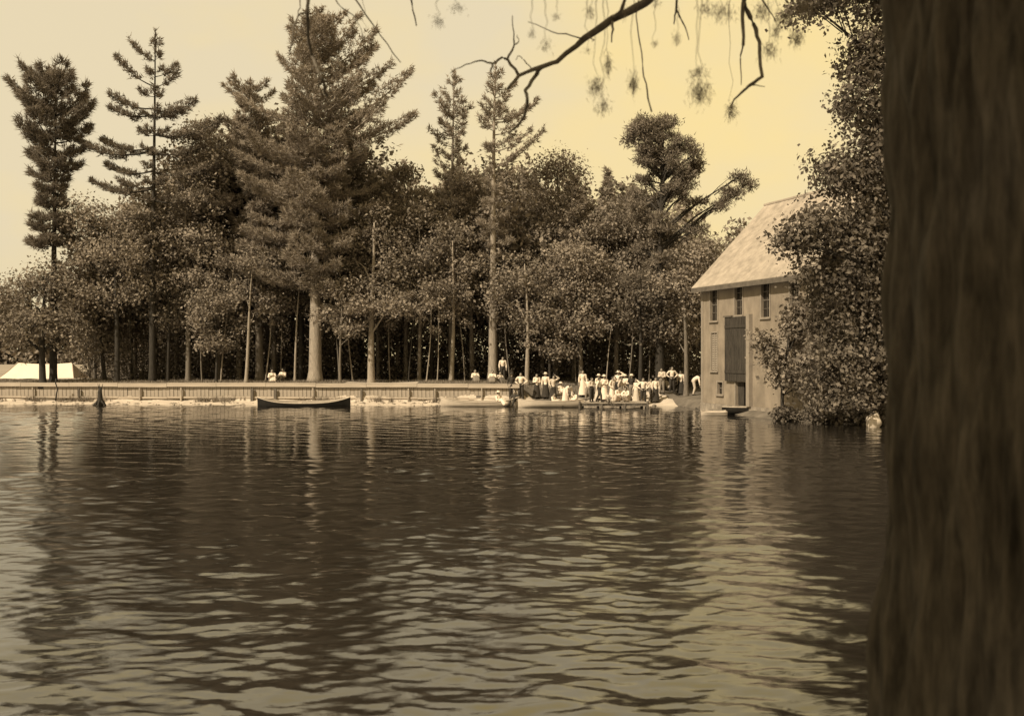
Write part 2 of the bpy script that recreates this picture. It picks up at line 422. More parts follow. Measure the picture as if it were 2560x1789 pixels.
def pine_meshes(seed, H, prof, r0, lean=(0, 0), whorl=0.75, nb=5, dens=1.0, droop=0.05, rise_top=0.7, tuftL=0.34, tuftW=0.07, bare=0.25, flat=0.3, explicit=None, stubs=0, irr=0.55):
    """prof: (height, left reach, right reach) rows. explicit: (height, signed reach, rise) boughs seen in the photograph"""
    rng = np.random.default_rng(seed)
    pts, rad = trunk_pts(H, r0, rng, lean)
    mb = MB(); mb.tube(pts, rad, 9)
    pz = np.array([p[0] for p in prof]); pl = np.array([p[1] for p in prof]); pr = np.array([p[2] for p in prof])
    PT = []; DT = []
    zb, zt = pz.min(), H
    boughs = []
    z = zb
    while z < zt - 0.3:
        n = nb + int(rng.integers(-1, 2)); a0 = rng.uniform(0, 6.28)
        for k in range(max(2, n)):
            az = a0 + 6.283*k/n + rng.normal()*0.25
            rl, rr = np.interp(z, pz, pl), np.interp(z, pz, pr)
            c, s_ = math.cos(az), math.sin(az)
            reach = math.hypot(c*(rr if c > 0 else rl), s_*0.5*(rl+rr)) * rng.uniform(irr, 1.06)
            if reach > 0.15: boughs.append((z + rng.normal()*0.15, az, reach, None, bare))
        z += whorl*rng.uniform(0.75, 1.25)
    for e in (explicit or []):
        boughs.append((e[0], (0.0 if e[1] > 0 else math.pi) + rng.normal()*0.12, abs(e[1]), e[2], e[3] if len(e) > 3 else bare))
    for zz, az, reach, rise, bare in boughs:
        t = zz/H
        p0 = along(pts, min(0.999, max(0, t)))
        if rise is None:
            rise = droop*-1 + (rise_top+droop)*max(0, (t-0.45)/0.55)**1.3 + rng.normal()*0.07
        dirh = Vector((math.cos(az), math.sin(az), 0))
        side = Vector((-math.sin(az), math.cos(az), 0))
        m = 6; bp = []
        bend = rng.normal()*0.08
        for i in range(m):
            u = i/(m-1)
            bp.append(p0 + dirh*reach*u + side*reach*bend*u*u + Vector((0, 0, reach*(rise*u - 0.10*math.sin(math.pi*u) + 0.07*u*u))))
        mb.tube(bp, [max(0.012, (0.016*reach+0.012)*(1-0.85*i/(m-1))) for i in range(m)], 5, cap=False)
        nt_ = int(max(6, 34*dens*reach*(0.6+0.25*reach**0.5)))
        u = bare + (1-bare)*rng.random(nt_)**0.8
        wid = flat*reach*np.sin(np.pi*np.clip((u-bare)/(1-bare)*0.86+0.10, 0, 1))
        lat = rng.uniform(-1, 1, nt_)*wid
        base = np.array([along(bp, float(x)) for x in u])
        sd = np.array(side); dh = np.array(dirh)
        pp = base + sd[None]*lat[:, None] + dh[None]*(-0.35*np.abs(lat))[:, None]
        pp[:, 2] += rng.normal(size=nt_)*0.10 + 0.06 - 0.12*np.abs(lat)
        dv = dh[None]*0.55 + sd[None]*(np.sign(lat)*0.45)[:, None] + np.array([0, 0, 0.42])[None]
        PT.append(pp); DT.append(dv)
    # leader tuft
    n = 14; tt = rng.uniform(0.93, 1.0, n)
    PT.append(np.array([along(pts, float(x)) for x in tt])); DT.append(np.tile([[0, 0, 1.0]], (n, 1)))
    for k in range(stubs):
        zz = rng.uniform(0.25, 0.9)*zb; p0 = along(pts, zz/H); az = rng.uniform(0, 6.28); L = rng.uniform(0.4, 1.3)
        mb.tube([p0, p0+Vector((math.cos(az)*L, math.sin(az)*L, rng.uniform(-.2, .25)*L))], [0.03, 0.01], 4, cap=False)
    Pt = np.concatenate(PT); Dt = np.concatenate(DT)
    Pb, D, L, W = tufts(Pt, Dt, rng, 6, tuftL, tuftW)
    return mb.mesh('trunk', True), needles_mesh('crown', Pb, D, L, W, rng)

def leafy_meshes(seed, H, r0, blobs, nleaf, size=0.2, lean=(0, 0), clump=0.32, per=16, hang=0.0, trunk_to=0.85, needle=False):
    """blobs: (dx, dy, z, rx, ry, rz) ellipsoids of leaf clumps"""
    rng = np.random.default_rng(seed)
    pts, rad = trunk_pts(H*trunk_to, r0, rng, lean, taper=0.8, wob=0.2)
    mb = MB(); mb.tube(pts, rad, 8)
    vols = np.array([b[3]*b[4]*b[5] for b in blobs])**0.7; vols /= vols.sum()
    PC = []; PN = []
    for b, w in zip(blobs, vols):
        c = np.array(b[:3]); r = np.array(b[3:6])
        nc = max(3, int(nleaf*w/per))
        d = rnd_dirs(rng, nc); rr = rng.random(nc)**0.42
        # uneven outline: lobes
        lob = 1 + 0.22*np.sin(d[:, 0]*5+seed) * np.cos(d[:, 2]*4+seed*2) + 0.12*np.sin(d[:, 1]*9+seed*3)
        cc = c + d*r*(rr*lob)[:, None]
        gap = np.sin(2.1*cc[:, 0]+seed)*np.sin(2.0*cc[:, 1]+2*seed) + np.sin(2.4*cc[:, 2]+seed*1.7)*0.8 + rng.normal(size=nc)*0.3
        kp = gap > (-1.35 if needle else -0.55)
        cc, d = cc[kp], d[kp]; nc = len(cc)
        if nc == 0: continue
        off = rng.normal(size=(nc*per, 3))*clump*np.array([1, 1, 0.7])
        pp = np.repeat(cc, per, 0) + off
        if hang: pp[:, 2] -= hang*np.abs(rng.normal(size=len(pp)))
        nn = np.repeat(d, per, 0)*0.5 + rnd_dirs(rng, nc*per)*0.9 + np.array([0, 0, 0.45])
        PC.append(pp); PN.append(nn)
        # limbs
        zc = min(max(0.3*H*trunk_to, c[2]-r[2]*0.5-0.7*math.hypot(c[0], c[1])), H*trunk_to*0.95)
        p0 = along(pts, zc/(H*trunk_to)); pe = Vector(c)
        mid = p0.lerp(pe, 0.5) + Vector((rng.normal()*0.15, rng.normal()*0.15, 0.25))
        mb.tube([p0, mid, pe], [r0*0.32, r0*0.2, 0.02], 5, cap=False)
        for k in range(6):
            e = Vector(cc[rng.integers(0, nc)]); st = p0.lerp(pe, rng.uniform(0.4, 1.0))
            mb.tube([st, st.lerp(e, 0.5)+Vector((0, 0, 0.12)), e], [0.035, 0.022, 0.008], 4, cap=False)
    PC = np.concatenate(PC); PN = np.concatenate(PN); PN /= np.linalg.norm(PN, axis=1, keepdims=True)
    if needle:
        return mb.mesh('trunk', True), needles_mesh('crown', PC, PN, size*rng.uniform(0.8, 1.6, len(PC)), np.full(len(PC), size*0.33), rng)
    S = size*rng.uniform(0.35, 1.45, len(PC))*0.62
    return mb.mesh('trunk', True), leaves_mesh('crown', PC, PN, S, rng)

def place_tree(name, label, X, Y, meshes, bark, leaf, group=None, rz=0.0, s=1.0, z=None, cat='tree'):
    z = float(ground_z(X, Y)) if z is None else z
    t = empty(name, (X, Y, z), rz); t.scale = (s, s, s)
    tag(t, label, cat, group)
    obj('trunk', meshes[0], M[bark], t); obj('crown', meshes[1], M[leaf], t)
    return t

GZ0 = 1.42
def xat(px, Y): return (px-1280)/F*Y
def hat(py, Y): return 3.0 + (894.5-py)/F*Y - GZ0      # height above the bank seen at row py

def prof_px(px, Y, rows):
    """rows of (py, left px, right px) -> (height, reach, reach)"""
    return sorted([(hat(py, Y), (px-l)/F*Y, (r-px)/F*Y) for py, l, r in rows])

# --- the pines that stand out against the sky
Yt = 72.5
place_tree('pine_tree', 'tallest broad white pine, its dense spreading crown above the dark canoe', xat(788, Yt), Yt,
    pine_meshes(11, hat(42, Yt), prof_px(788, Yt, [(50, 775, 815), (90, 750, 850), (140, 725, 900), (200, 715, 975), (260, 690, 960), (320, 640, 1040),
        (370, 620, 985), (450, 590, 965), (560, 590, 960), (650, 600, 930), (720, 640, 900)]), 0.46, (0.0, 0.2), whorl=0.7, nb=6, dens=1.0, rise_top=1.0, stubs=10, irr=0.4,
        explicit=[(hat(250, Yt), 5.2, 0.42), (hat(350, Yt), 6.9, 0.16), (hat(700, Yt), -5.6, 0.12), (hat(695, Yt), -5.2, 0.13), (hat(705, Yt), -4.9, 0.12), (hat(755, Yt), 6.2, 0.03), (hat(765, Yt), 5.6, 0.0), (hat(300, Yt), -5.6, 0.25), (hat(420, Yt), -5.9, 0.15), (hat(160, Yt), 3.2, 0.95), (hat(130, Yt), -1.6, 1.3), (hat(760, Yt), 6.6, 0.02), (hat(730, Yt), 5.4, 0.05), (hat(690, Yt), -4.6, 0.14), (hat(230, Yt), -2.9, 0.9)]), 'bark_pale', 'pine')
Yt = 75.5
place_tree('pine_tree', 'bushy pine crowding the left flank of the tallest pine', xat(650, Yt), Yt,
    pine_meshes(12, hat(195, Yt), prof_px(650, Yt, [(200, 615, 680), (240, 575, 720), (300, 555, 730), (380, 560, 740), (480, 530, 740), (580, 550, 740), (680, 570, 730)]), 0.30, (-0.6, 0), whorl=0.7, nb=6, dens=0.95, rise_top=0.6, stubs=6, irr=0.3), 'bark', 'pine')
Yt = 73.0
place_tree('pine_tree', 'slender pine with open tiers and a thin spire against pale sky', xat(381, Yt), Yt,
    pine_meshes(13, hat(72, Yt), prof_px(381, Yt, [(85, 372, 390), (140, 355, 410), (200, 345, 420), (300, 340, 425), (500, 340, 430), (600, 330, 430)]), 0.24, (0.05, 0), whorl=1.2, nb=3, dens=1.0, rise_top=0.75, stubs=5, bare=0.35,
        explicit=[(hat(150, Yt), -1.7, 0.7), (hat(215, Yt), -2.5, 0.65), (hat(190, Yt), 1.5, 0.5), (hat(215, Yt), 1.6, 0.5), (hat(270, Yt), -3.0, 0.22), (hat(285, Yt), -3.3, 0.12), (hat(275, Yt), 3.2, 0.08), (hat(290, Yt), 2.0, 0.1),
                  (hat(335, Yt), 4.9, 0.12), (hat(335, Yt), 2.2, 0.0), (hat(375, Yt), -5.2, 0.05), (hat(365, Yt), -4.2, 0.1), (hat(380, Yt), 3.4, 0.12), (hat(425, Yt), -3.6, 0.08), (hat(430, Yt), 4.2, 0.1), (hat(470, Yt), -4.2, 0.04), (hat(465, Yt), -2.4, 0.1), (hat(500, Yt), 3.6, 0.1)]), 'bark_dark', 'pine_dark')
Yt = 70.0
place_tree('pine_tree', 'shaggy dark pine at the picture edge above the open field', xat(92, Yt), Yt+2.5,
    pine_meshes(14, hat(185, Yt+2.5), prof_px(92, Yt+2.5, [(190, 70, 120), (230, -20, 140), (270, -40, 190), (330, -40, 195), (390, -40, 150), (430, 0, 150), (480, 40, 120), (540, 20, 140), (600, 10, 140)]), 0.26, (0.1, 0), whorl=0.9, nb=6, irr=0.45, dens=1.35, rise_top=1.1, tuftL=0.45, stubs=4, flat=0.42), 'bark_dark', 'pine_dark')
Yt = 76.0
place_tree('pine_tree', 'thin scraggly pine with a ragged crown, first beyond the tallest pine', xat(1128, Yt), Yt,
    pine_meshes(15, hat(175, Yt), prof_px(1128, Yt, [(180, 1115, 1140), (230, 1085, 1165), (300, 1065, 1180), (380, 1060, 1190), (460, 1075, 1180), (540, 1070, 1180), (620, 1060, 1190)]), 0.22, (0.1, 0), whorl=0.8, nb=4, dens=0.6, rise_top=0.9, flat=0.25, stubs=4, irr=0.2), 'bark', 'pine')
Yt = 74.0
place_tree('pine_tree', 'tall pine with bare upper stem and tufted top under the overhanging branch', xat(1232, Yt), Yt,
    pine_meshes(16, hat(160, Yt), prof_px(1232, Yt, [(165, 1215, 1250), (200, 1190, 1285), (250, 1195, 1330), (310, 1195, 1345), (360, 1205, 1330), (420, 1200, 1290), (520, 1190, 1290), (640, 1180, 1290)]), 0.33, (0.15, 0), whorl=0.95, nb=4, dens=0.7, rise_top=0.9, flat=0.3, stubs=8, irr=0.25,
        explicit=[(hat(300, Yt), 3.0, 0.35), (hat(420, Yt), 3.6, 0.7), (hat(380, Yt), 2.6, 0.5)]), 'bark_pale', 'pine')
Yt = 84.0
place_tree('spruce_tree', 'small pointed spruce tip between the rounded oak and the round-topped pine', xat(1521, Yt), Yt,
    pine_meshes(18, hat(425, Yt), prof_px(1521, Yt, [(430, 1515, 1527), (470, 1505, 1537), (540, 1490, 1555), (700, 1470, 1575)]), 0.18, whorl=0.5, nb=6, dens=1.0, rise_top=0.2), 'bark_dark', 'pine')

# --- broadleaf trees of the far bank
def blob(px, py, Y, rx, rz, Yo, px0, ry=None):
    """crown lobe at photograph position, sizes in pixels; relative to a trunk at (px0, Yo)"""
    k = Y/F
    return (xat(px, Y)-xat(px0, Yo), Y-Yo, hat(py, Y), rx*k, (ry if ry else 0.5*(rx+rz))*k, rz*k)

def broad(label, px, Y, top, rows, n, leaf='leaf', bark='bark', seed=1, r0=0.17, size=0.165, lean=(0, 0), name='broadleaf_tree', **kw):
    n = int(n*1.35)
    bl = [blob(a, b, Y+c, rx, rz, Y, px) for a, b, c, rx, rz in rows]
    return place_tree(name, label, xat(px, Y), Y, leafy_meshes(seed, hat(top, Y), r0, bl, n, size, lean, **kw), bark, leaf)

broad('low spreading tree with dark forked trunk in front of the open field', 107, 71.6, 640,
      [(60, 740, 0, 75, 70), (150, 730, 0.5, 70, 75), (110, 680, 0.5, 60, 50), (40, 820, -0.5, 55, 55), (185, 820, 0.3, 55, 60), (110, 800, -0.8, 70, 50), (-40, 760, 0, 70, 80)], 14000, 'leaf', 'bark_dark', 21, 0.26)
broad('leafy tree with straight dark trunk, second from the open field', 292, 72.6, 480,
      [(190, 530, 0, 55, 45), (250, 560, 0.4, 60, 55), (330, 540, 0.3, 55, 50), (290, 620, -0.5, 80, 60), (210, 640, 0, 55, 55), (340, 700, 0, 60, 65), (250, 740, -0.3, 60, 50)], 8500, 'leaf_pale', 'bark_dark', 22, 0.2)
broad('leafy tree leaning beside the low spreading tree', 262, 75.0, 560,
      [(220, 690, 0, 50, 60), (240, 790, 0, 50, 60), (200, 600, 0, 60, 50), (270, 860, 0.4, 55, 50)], 5500, 'leaf', 'bark_dark', 23, 0.15, lean=(-0.6, 0))
broad('pale leafy tree filling the gap before the tallest pine', 470, 74.2, 300,
      [(500, 340, 0, 55, 45), (455, 400, 0.4, 50, 50), (530, 420, 0.5, 55, 55), (480, 500, -0.3, 75, 60), (440, 590, 0, 60, 60), (520, 610, 0, 60, 70), (500, 720, 0, 70, 55), (440, 700, 0.4, 45, 50)], 11000, 'leaf_pale', 'bark', 24, 0.19)
broad('dark-trunked young oak between the slender pine and the pale leafy tree', 419, 73.6, 520,
      [(400, 580, 0, 55, 50), (450, 640, 0.2, 50, 55), (400, 700, 0.3, 50, 45), (430, 780, 0.4, 50, 45)], 5000, 'leaf', 'bark_dark', 25, 0.14)
broad('pale slim birch leaning on the bank left of the tallest pine', 615, 71.4, 600,
      [(640, 660, 0.4, 60, 30), (600, 720, 0.8, 45, 40), (670, 760, 1.0, 45, 35)], 2600, 'leaf', 'bark_pale', 26, 0.13, lean=(0.55, 0))
broad('thin pale stem tree close to the tallest pine', 737, 73.4, 560,
      [(740, 640, 1, 60, 50), (720, 740, 1, 50, 40)], 2600, 'leaf', 'bark_pale', 27, 0.09, lean=(0.4, 0))
broad('stout pale-trunked tree just past the tallest pine', 928, 71.8, 480,
      [(930, 560, 1.2, 65, 60), (880, 640, 1.0, 65, 55), (985, 650, 0.8, 60, 60), (940, 720, 0.2, 70, 40), (1010, 760, -0.8, 65, 28)], 8000, 'leaf', 'bark_pale', 28, 0.25)
broad('tree with paired slim stem rising behind the seawall end', 1048, 73.8, 470,
      [(1040, 540, 0.6, 65, 60), (1000, 620, 0.5, 55, 55), (1080, 640, 0.2, 60, 55), (1050, 720, 0.4, 60, 50)], 6500, 'leaf', 'bark', 29, 0.15)
broad('pale leaning tree behind the seated woman', 1128, 73.0, 540,
      [(1130, 600, 0.6, 60, 55), (1170, 680, 0.5, 60, 50), (1110, 730, 0.4, 50, 45)], 5000, 'leaf', 'bark_pale', 30, 0.16, lean=(0.3, 0))
broad('rounded oak rising beyond the bare-stemmed pine', 1390, 77.5, 355,
      [(1395, 420, 0, 70, 55), (1340, 460, 0.4, 55, 55), (1440, 470, 0.4, 45, 60), (1400, 540, 0, 90, 60), (1340, 600, 0, 70, 60), (1450, 620, 0, 70, 70)], 10500, 'leaf', 'bark', 31, 0.24, per=12)
broad('tree with pale lower trunk behind the crowd of bathers', 1317, 72.2, 600,
      [(1310, 680, 0.6, 80, 60), (1260, 740, 0.6, 60, 50), (1370, 750, 0.6, 65, 50), (1320, 800, 0.6, 60, 40)], 7000, 'leaf', 'bark_pale', 32, 0.16)
broad('bright-leaved tree above the crowded beach', 1452, 73.0, 560,
      [(1440, 640, 0.3, 85, 65), (1500, 690, 0.2, 70, 60), (1400, 730, 0.3, 60, 50), (1470, 790, -0.2, 75, 45)], 9000, 'leaf_pale', 'bark', 33, 0.16)
broad('full leafy tree left of the round-topped pine', 1540, 75.5, 490,
      [(1550, 540, 0, 75, 50), (1500, 590, 0.4, 70, 55), (1590, 600, 0, 65, 60), (1550, 680, 0, 90, 60), (1560, 790, -0.3, 75, 55)], 10000, 'leaf', 'bark', 34, 0.18)
broad('pale leafy tree pressing against the mill wall', 1715, 70.5, 560,
      [(1720, 630, 0, 60, 55), (1760, 600, 0.6, 50, 45), (1690, 690, 0, 65, 60), (1740, 700, 0, 45, 60), (1690, 790, 1.5, 60, 45)], 9000, 'leaf_pale', 'bark', 35, 0.17)
broad('dark leafy tree beside the mill corner', 1600, 71.0, 640,
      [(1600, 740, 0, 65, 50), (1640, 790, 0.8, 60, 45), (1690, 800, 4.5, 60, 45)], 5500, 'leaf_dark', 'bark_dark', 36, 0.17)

rr_ = random.Random(44); rows_ = []
for py in range(292, 660, 21):
    l = np.interp(py, [290, 330, 400, 480, 560, 660], [1582, 1560, 1555, 1572, 1570, 1575]); r = np.interp(py, [290, 330, 400, 440, 480, 560, 660], [1712, 1752, 1765, 1745, 1750, 1730, 1720])
    for k in range(5 if py < 430 else 3 if py < 500 else 2):
        w = rr_.uniform(16, 36); rows_.append((rr_.uniform(l+w*0.7, r-w*0.7), py+rr_.uniform(-9, 9), rr_.uniform(-1.2, 1.2), w, rr_.uniform(8, 17)))
rows_ += [(1830, 470, 0.2, 34, 15), (1868, 448, 0.2, 24, 13), (1795, 505, 0, 24, 9), (1848, 428, 0, 24, 10), (1745, 492, 0, 34, 9), (1740, 560, 0.2, 34, 9), (1815, 492, 0, 20, 8), (1640, 720, 0.2, 60, 26), (1600, 690, 0.2, 50, 26), (1690, 680, 0.2, 50, 22)]
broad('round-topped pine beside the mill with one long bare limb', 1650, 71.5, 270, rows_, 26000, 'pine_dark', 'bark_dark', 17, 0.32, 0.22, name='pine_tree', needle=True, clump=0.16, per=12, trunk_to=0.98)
# tall ragged trees that close the canopy round the big pines
broad('tall ragged oak closing the gap between the slender pine and bushy pine', 545, 77.0, 300,
      [(520, 340, 0, 40, 30), (570, 370, 0.5, 40, 30), (500, 400, 0, 45, 30), (560, 440, 0.4, 50, 35), (480, 470, 0, 45, 35), (545, 520, 0, 60, 40), (470, 560, 0.3, 45, 35)], 8000, 'leaf', 'bark', 71, 0.2)
broad('tall ragged oak rising between the stout pale trunk and the ragged-crowned pine', 1015, 77.0, 400,
      [(1010, 440, 0, 40, 30), (970, 480, 0.5, 38, 32), (1050, 500, 0, 45, 30), (1000, 560, 0.4, 60, 40), (1080, 560, 0, 45, 32)], 6500, 'leaf', 'bark', 72, 0.18)
broad('tall pale oak filling the canopy below the two scraggly pines', 1180, 76.5, 420,
      [(1170, 470, 0, 50, 36), (1220, 520, 0.5, 50, 36), (1130, 530, 0, 48, 34), (1190, 590, 0.3, 70, 40), (1260, 580, 0, 50, 36), (1290, 500, 0.4, 45, 36)], 9000, 'leaf_pale', 'bark', 73, 0.2)
broad('drooping leafy tree with boughs sweeping low above the seawall', 850, 71.2, 660,
      [(840, 720, 0, 60, 24), (890, 760, -0.4, 55, 22), (820, 790, 0, 45, 22), (960, 770, -0.6, 60, 22), (870, 820, 0, 40, 20)], 3800, 'leaf_pale', 'bark', 74, 0.1)
broad('low leafy tree half hiding the trunks beside the leaning birch', 540, 72.0, 700,
      [(540, 760, 0, 60, 28), (500, 800, 0, 45, 26), (590, 810, 0, 45, 24), (540, 850, 0.2, 50, 26)], 3800, 'leaf', 'bark_dark', 75, 0.1)
broad('low leafy tree half hiding the trunks behind the three women', 1375, 72.6, 720,
      [(1370, 780, 0, 60, 30), (1420, 820, 0, 50, 28), (1340, 840, 0, 45, 28), (1400, 870, 0.2, 50, 24)], 4200, 'leaf', 'bark_dark', 76, 0.1)

# --- woods behind: copies of a few kinds, each its own tree
rng = np.random.default_rng(77)
KINDS = []
for s_ in range(4):
    H = 13 + s_
    bl = [(rng.normal()*0.8, rng.normal()*0.8, H*f, 2.0+rng.random(), 2.0+rng.random(), 1.5+rng.random()*0.8) for f in (0.93, 0.8, 0.68, 0.56, 0.44, 0.34)]
    bl += [(rng.normal()*1.6, rng.normal()*1.6, H*f, 1.5, 1.5, 1.1) for f in (0.75, 0.6, 0.5)]
    KINDS.append((leafy_meshes(200+s_, H, 0.17, bl, 7000, 0.30, clump=0.38), H, 'leafy'))
for s_ in range(2):
    H = 17 + 2*s_
    KINDS.append((pine_meshes(220+s_, H, [(H*0.35, 2.6, 2.6), (H*0.6, 2.4, 2.4), (H*0.85, 1.4, 1.4), (H, 0.2, 0.2)], 0.2, whorl=0.8, nb=5, dens=1.0, tuftL=0.4, tuftW=0.1), H, 'pine'))
def back_top(px):       # row the tops of the woods reach in the photograph
    return np.interp(px, [0, 150, 250, 330, 420, 520, 620, 900, 960, 1060, 1250, 1420, 1500, 1700, 1780, 2100], [690, 640, 545, 500, 430, 350, 290, 370, 440, 410, 400, 430, 450, 490, 550, 600])
LAND = [(262, 'the leafy tree leaning by the field'), (381, 'the slender pine'), (470, 'the pale leafy tree'), (650, 'the bushy pine'), (788, 'the tallest pine'), (928, 'the stout pale trunk'),
        (1048, 'the seawall end'), (1128, 'the ragged-crowned pine'), (1232, 'the bare-stemmed pine'), (1317, 'the bathers'), (1390, 'the rounded oak'), (1452, 'the crowded beach'), (1540, 'the full leafy tree'), (1650, 'the round-topped pine'), (1740, 'the mill corner')]
spots = []
for row, (Yr, step) in enumerate([(77.5, 2.7), (81.5, 3.0), (86, 3.4)]):
    x = -0.5*Yr
    while x < 0.21*Yr + 3:
        spots.append((x + rng.normal()*0.5, Yr + rng.normal()*0.9, row)); x += step*rng.uniform(0.8, 1.2)
n_back = 0; used = {}
for x, y, row in spots:
    px = 1280 + F*x/y
    if px < 215 or px > 1790: continue
    ht = hat(back_top(px) + rng.uniform(0, 110), y)
    if ht < 4.5: continue
    k = int(rng.integers(0, 4)) if rng.random() < 0.8 else int(rng.integers(4, 6))
    m, H, kind = KINDS[k]
    lp, ln = min(LAND, key=lambda q_: abs(q_[0]-px))
    side = 'directly behind' if abs(lp-px) < 18 else ('behind, just left of' if px < lp else 'behind, just right of')
    depth = ['front-row', 'second-row', 'deep-set'][row]
    lab = f'shaded {depth} {kind} woodland tree {side} {ln}'
    if lab in used: lab = lab.replace('shaded', 'shorter' if ht < used[lab] else 'taller')
    used[lab] = ht
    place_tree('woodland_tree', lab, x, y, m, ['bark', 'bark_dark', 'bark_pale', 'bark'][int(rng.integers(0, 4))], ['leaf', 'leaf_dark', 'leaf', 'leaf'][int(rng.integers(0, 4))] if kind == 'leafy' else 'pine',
               group='shaded trees of the woods behind the bank', rz=rng.uniform(0, 6.28), s=ht/H)
    n_back += 1
SAP = []
for s_ in range(3):
    H = 7.5+s_
    SAP.append((leafy_meshes(300+s_, H, 0.055, [(0.2*s_, 0, H*0.9, 0.9, 0.9, 0.7), (-0.3, 0.3, H*0.75, 0.9, 0.8, 0.5), (0.4, -0.2, H*0.62, 0.7, 0.7, 0.4), (-0.2, -0.2, H*0.5, 0.5, 0.5, 0.3)], 900, 0.17, lean=((-0.5, 0.35, 0.7)[s_], 0), clump=0.25), H))
for k, (px, Y, bk, h, lab) in enumerate([
    (338, 73.4, 'bark_dark', 8, 'dark slim sapling between the straight dark trunk and the slender pine'), (505, 73.0, 'bark', 8, 'grey slim sapling midway between the slender pine and the bushy pine'),
    (552, 72.6, 'bark_pale', 9, 'pale slim sapling left of the leaning birch'), (664, 74.0, 'bark_pale', 8, 'pale slim sapling just behind the seated woman in white'),
    (700, 75.0, 'bark', 8.5, 'grey slim sapling behind the second white-shirted sitter'), (848, 73.2, 'bark', 7.5, 'grey slim sapling just past the tallest pine trunk'),
    (882, 74.2, 'bark_pale', 8, 'pale slim sapling midway from the tallest pine to the stout pale trunk'), (975, 73.0, 'bark', 8, 'grey slim sapling past the stout pale trunk'),
    (1021, 72.6, 'bark_dark', 9, 'dark slim sapling beside the paired slim stem'), (1066, 71.9, 'bark_pale', 7, 'first of two pale saplings above the pale canoe bow'), (1093, 71.9, 'bark_pale', 7, 'second of two pale saplings above the pale canoe bow'),
    (1162, 73.0, 'bark', 8, 'grey slim sapling behind the lone seated woman'), (1275, 74.4, 'bark', 8, 'grey slim sapling behind the dark-suited man'), (1440, 73.4, 'bark', 7, 'grey slim sapling behind the tall woman in white dress'),
    (1515, 72.8, 'bark_pale', 8, 'pale slim sapling behind the pointed hat'), (1572, 73.2, 'bark', 7.5, 'grey slim sapling behind the man in dark vest'), (1622, 73.0, 'bark', 7, 'grey slim sapling behind the hands-on-hips man')]):
    m, H = SAP[k % 3]
    place_tree('sapling', lab, xat(px, Y), Y, m, bk, ['leaf', 'leaf_pale'][k % 2], group='slim saplings at the edge of the woods', rz=(k % 2)*3.14+0.3*math.sin(k), s=h/H)
# the depth of the woods reads as one dark mass
def far_wood():
    r = np.random.default_rng(19); PC = []
    n = 9000
    y = r.uniform(90, 112, n); x = r.uniform(-0.40, 0.22, n)*y; px = 1280+F*x/y
    top = np.array([hat(back_top(p_)+45, yy) for p_, yy in zip(px, y)]) + 1.4*np.sin(px*0.045) + r.normal(size=n)*0.5
    z = 1.4 + r.random(n)**0.85*np.maximum(top, 3)
    keep = px > 225
    c = np.stack([x, y, z], 1)[keep]; per = 9
    P_ = np.repeat(c, per, 0) + r.normal(size=(len(c)*per, 3))*0.5
    N = rnd_dirs(r, len(P_)) + np.array([0, -0.1, 0.4]); N /= np.linalg.norm(N, axis=1, keepdims=True)
    tag(obj('far_wood', leaves_mesh('far_wood', P_, N, r.uniform(0.16, 0.30, len(P_)), r), M['leaf']), 'deep shaded woods filling the gaps behind the front trees', 'woods', kind='stuff')
    # far side of the field
    n = 5000; x = r.uniform(-175, -40, n); y = r.uniform(258, 275, n); z = 1.2 + r.random(n)*np.interp(x, [-175, -100, -40], [16, 19, 14])*(0.8+0.2*np.sin(x*0.5))
    P_ = np.repeat(np.stack([x, y, z], 1), 7, 0) + r.normal(size=(n*7, 3))*1.0; P_[:, 2] = np.maximum(P_[:, 2], 1.0)
    N = rnd_dirs(r, len(P_)); tag(obj('field_wood', leaves_mesh('field_wood', P_, N, r.uniform(0.5, 0.9, len(P_)), r), M['leaf']), 'far line of woods closing off the sunlit field', 'woods', kind='stuff')
far_wood()
# undergrowth: a thicket nobody could count
def make_undergrowth():
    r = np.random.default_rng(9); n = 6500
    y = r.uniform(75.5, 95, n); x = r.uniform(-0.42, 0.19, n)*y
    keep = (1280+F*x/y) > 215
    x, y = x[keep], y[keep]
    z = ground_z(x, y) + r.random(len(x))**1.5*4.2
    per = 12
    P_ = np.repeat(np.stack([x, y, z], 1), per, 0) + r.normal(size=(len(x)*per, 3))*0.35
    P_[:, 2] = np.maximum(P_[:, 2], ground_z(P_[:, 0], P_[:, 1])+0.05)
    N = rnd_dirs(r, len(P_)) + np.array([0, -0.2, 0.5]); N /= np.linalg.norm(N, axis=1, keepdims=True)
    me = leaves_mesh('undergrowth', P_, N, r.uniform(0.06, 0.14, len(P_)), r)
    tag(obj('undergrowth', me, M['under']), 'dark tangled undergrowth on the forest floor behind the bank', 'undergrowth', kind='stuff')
    # bank grass
    n = 26000
    x = r.uniform(-38, 9, n); d = r.uniform(1.9, 6.5, n); y = shore_y(x)+d
    z = ground_z(x, y)
    D = rnd_dirs(r, n)*0.5 + np.array([0, 0, 1.0]); D /= np.linalg.norm(D, axis=1, keepdims=True)
    keep = ~((np.abs(x+8.5) < 2.6) & (d < 4.2)) & ((x < 0.5) | (d > 3.4))
    me = needles_mesh('grass', np.stack([x, y, z-0.01], 1)[keep], D[keep], r.uniform(0.06, 0.2, n)[keep], np.full(n, 0.03)[keep], r)
    tag(obj('grass', me, M['leaf']), 'short grass along the top of the far bank', 'grass', kind='stuff')
make_undergrowth()

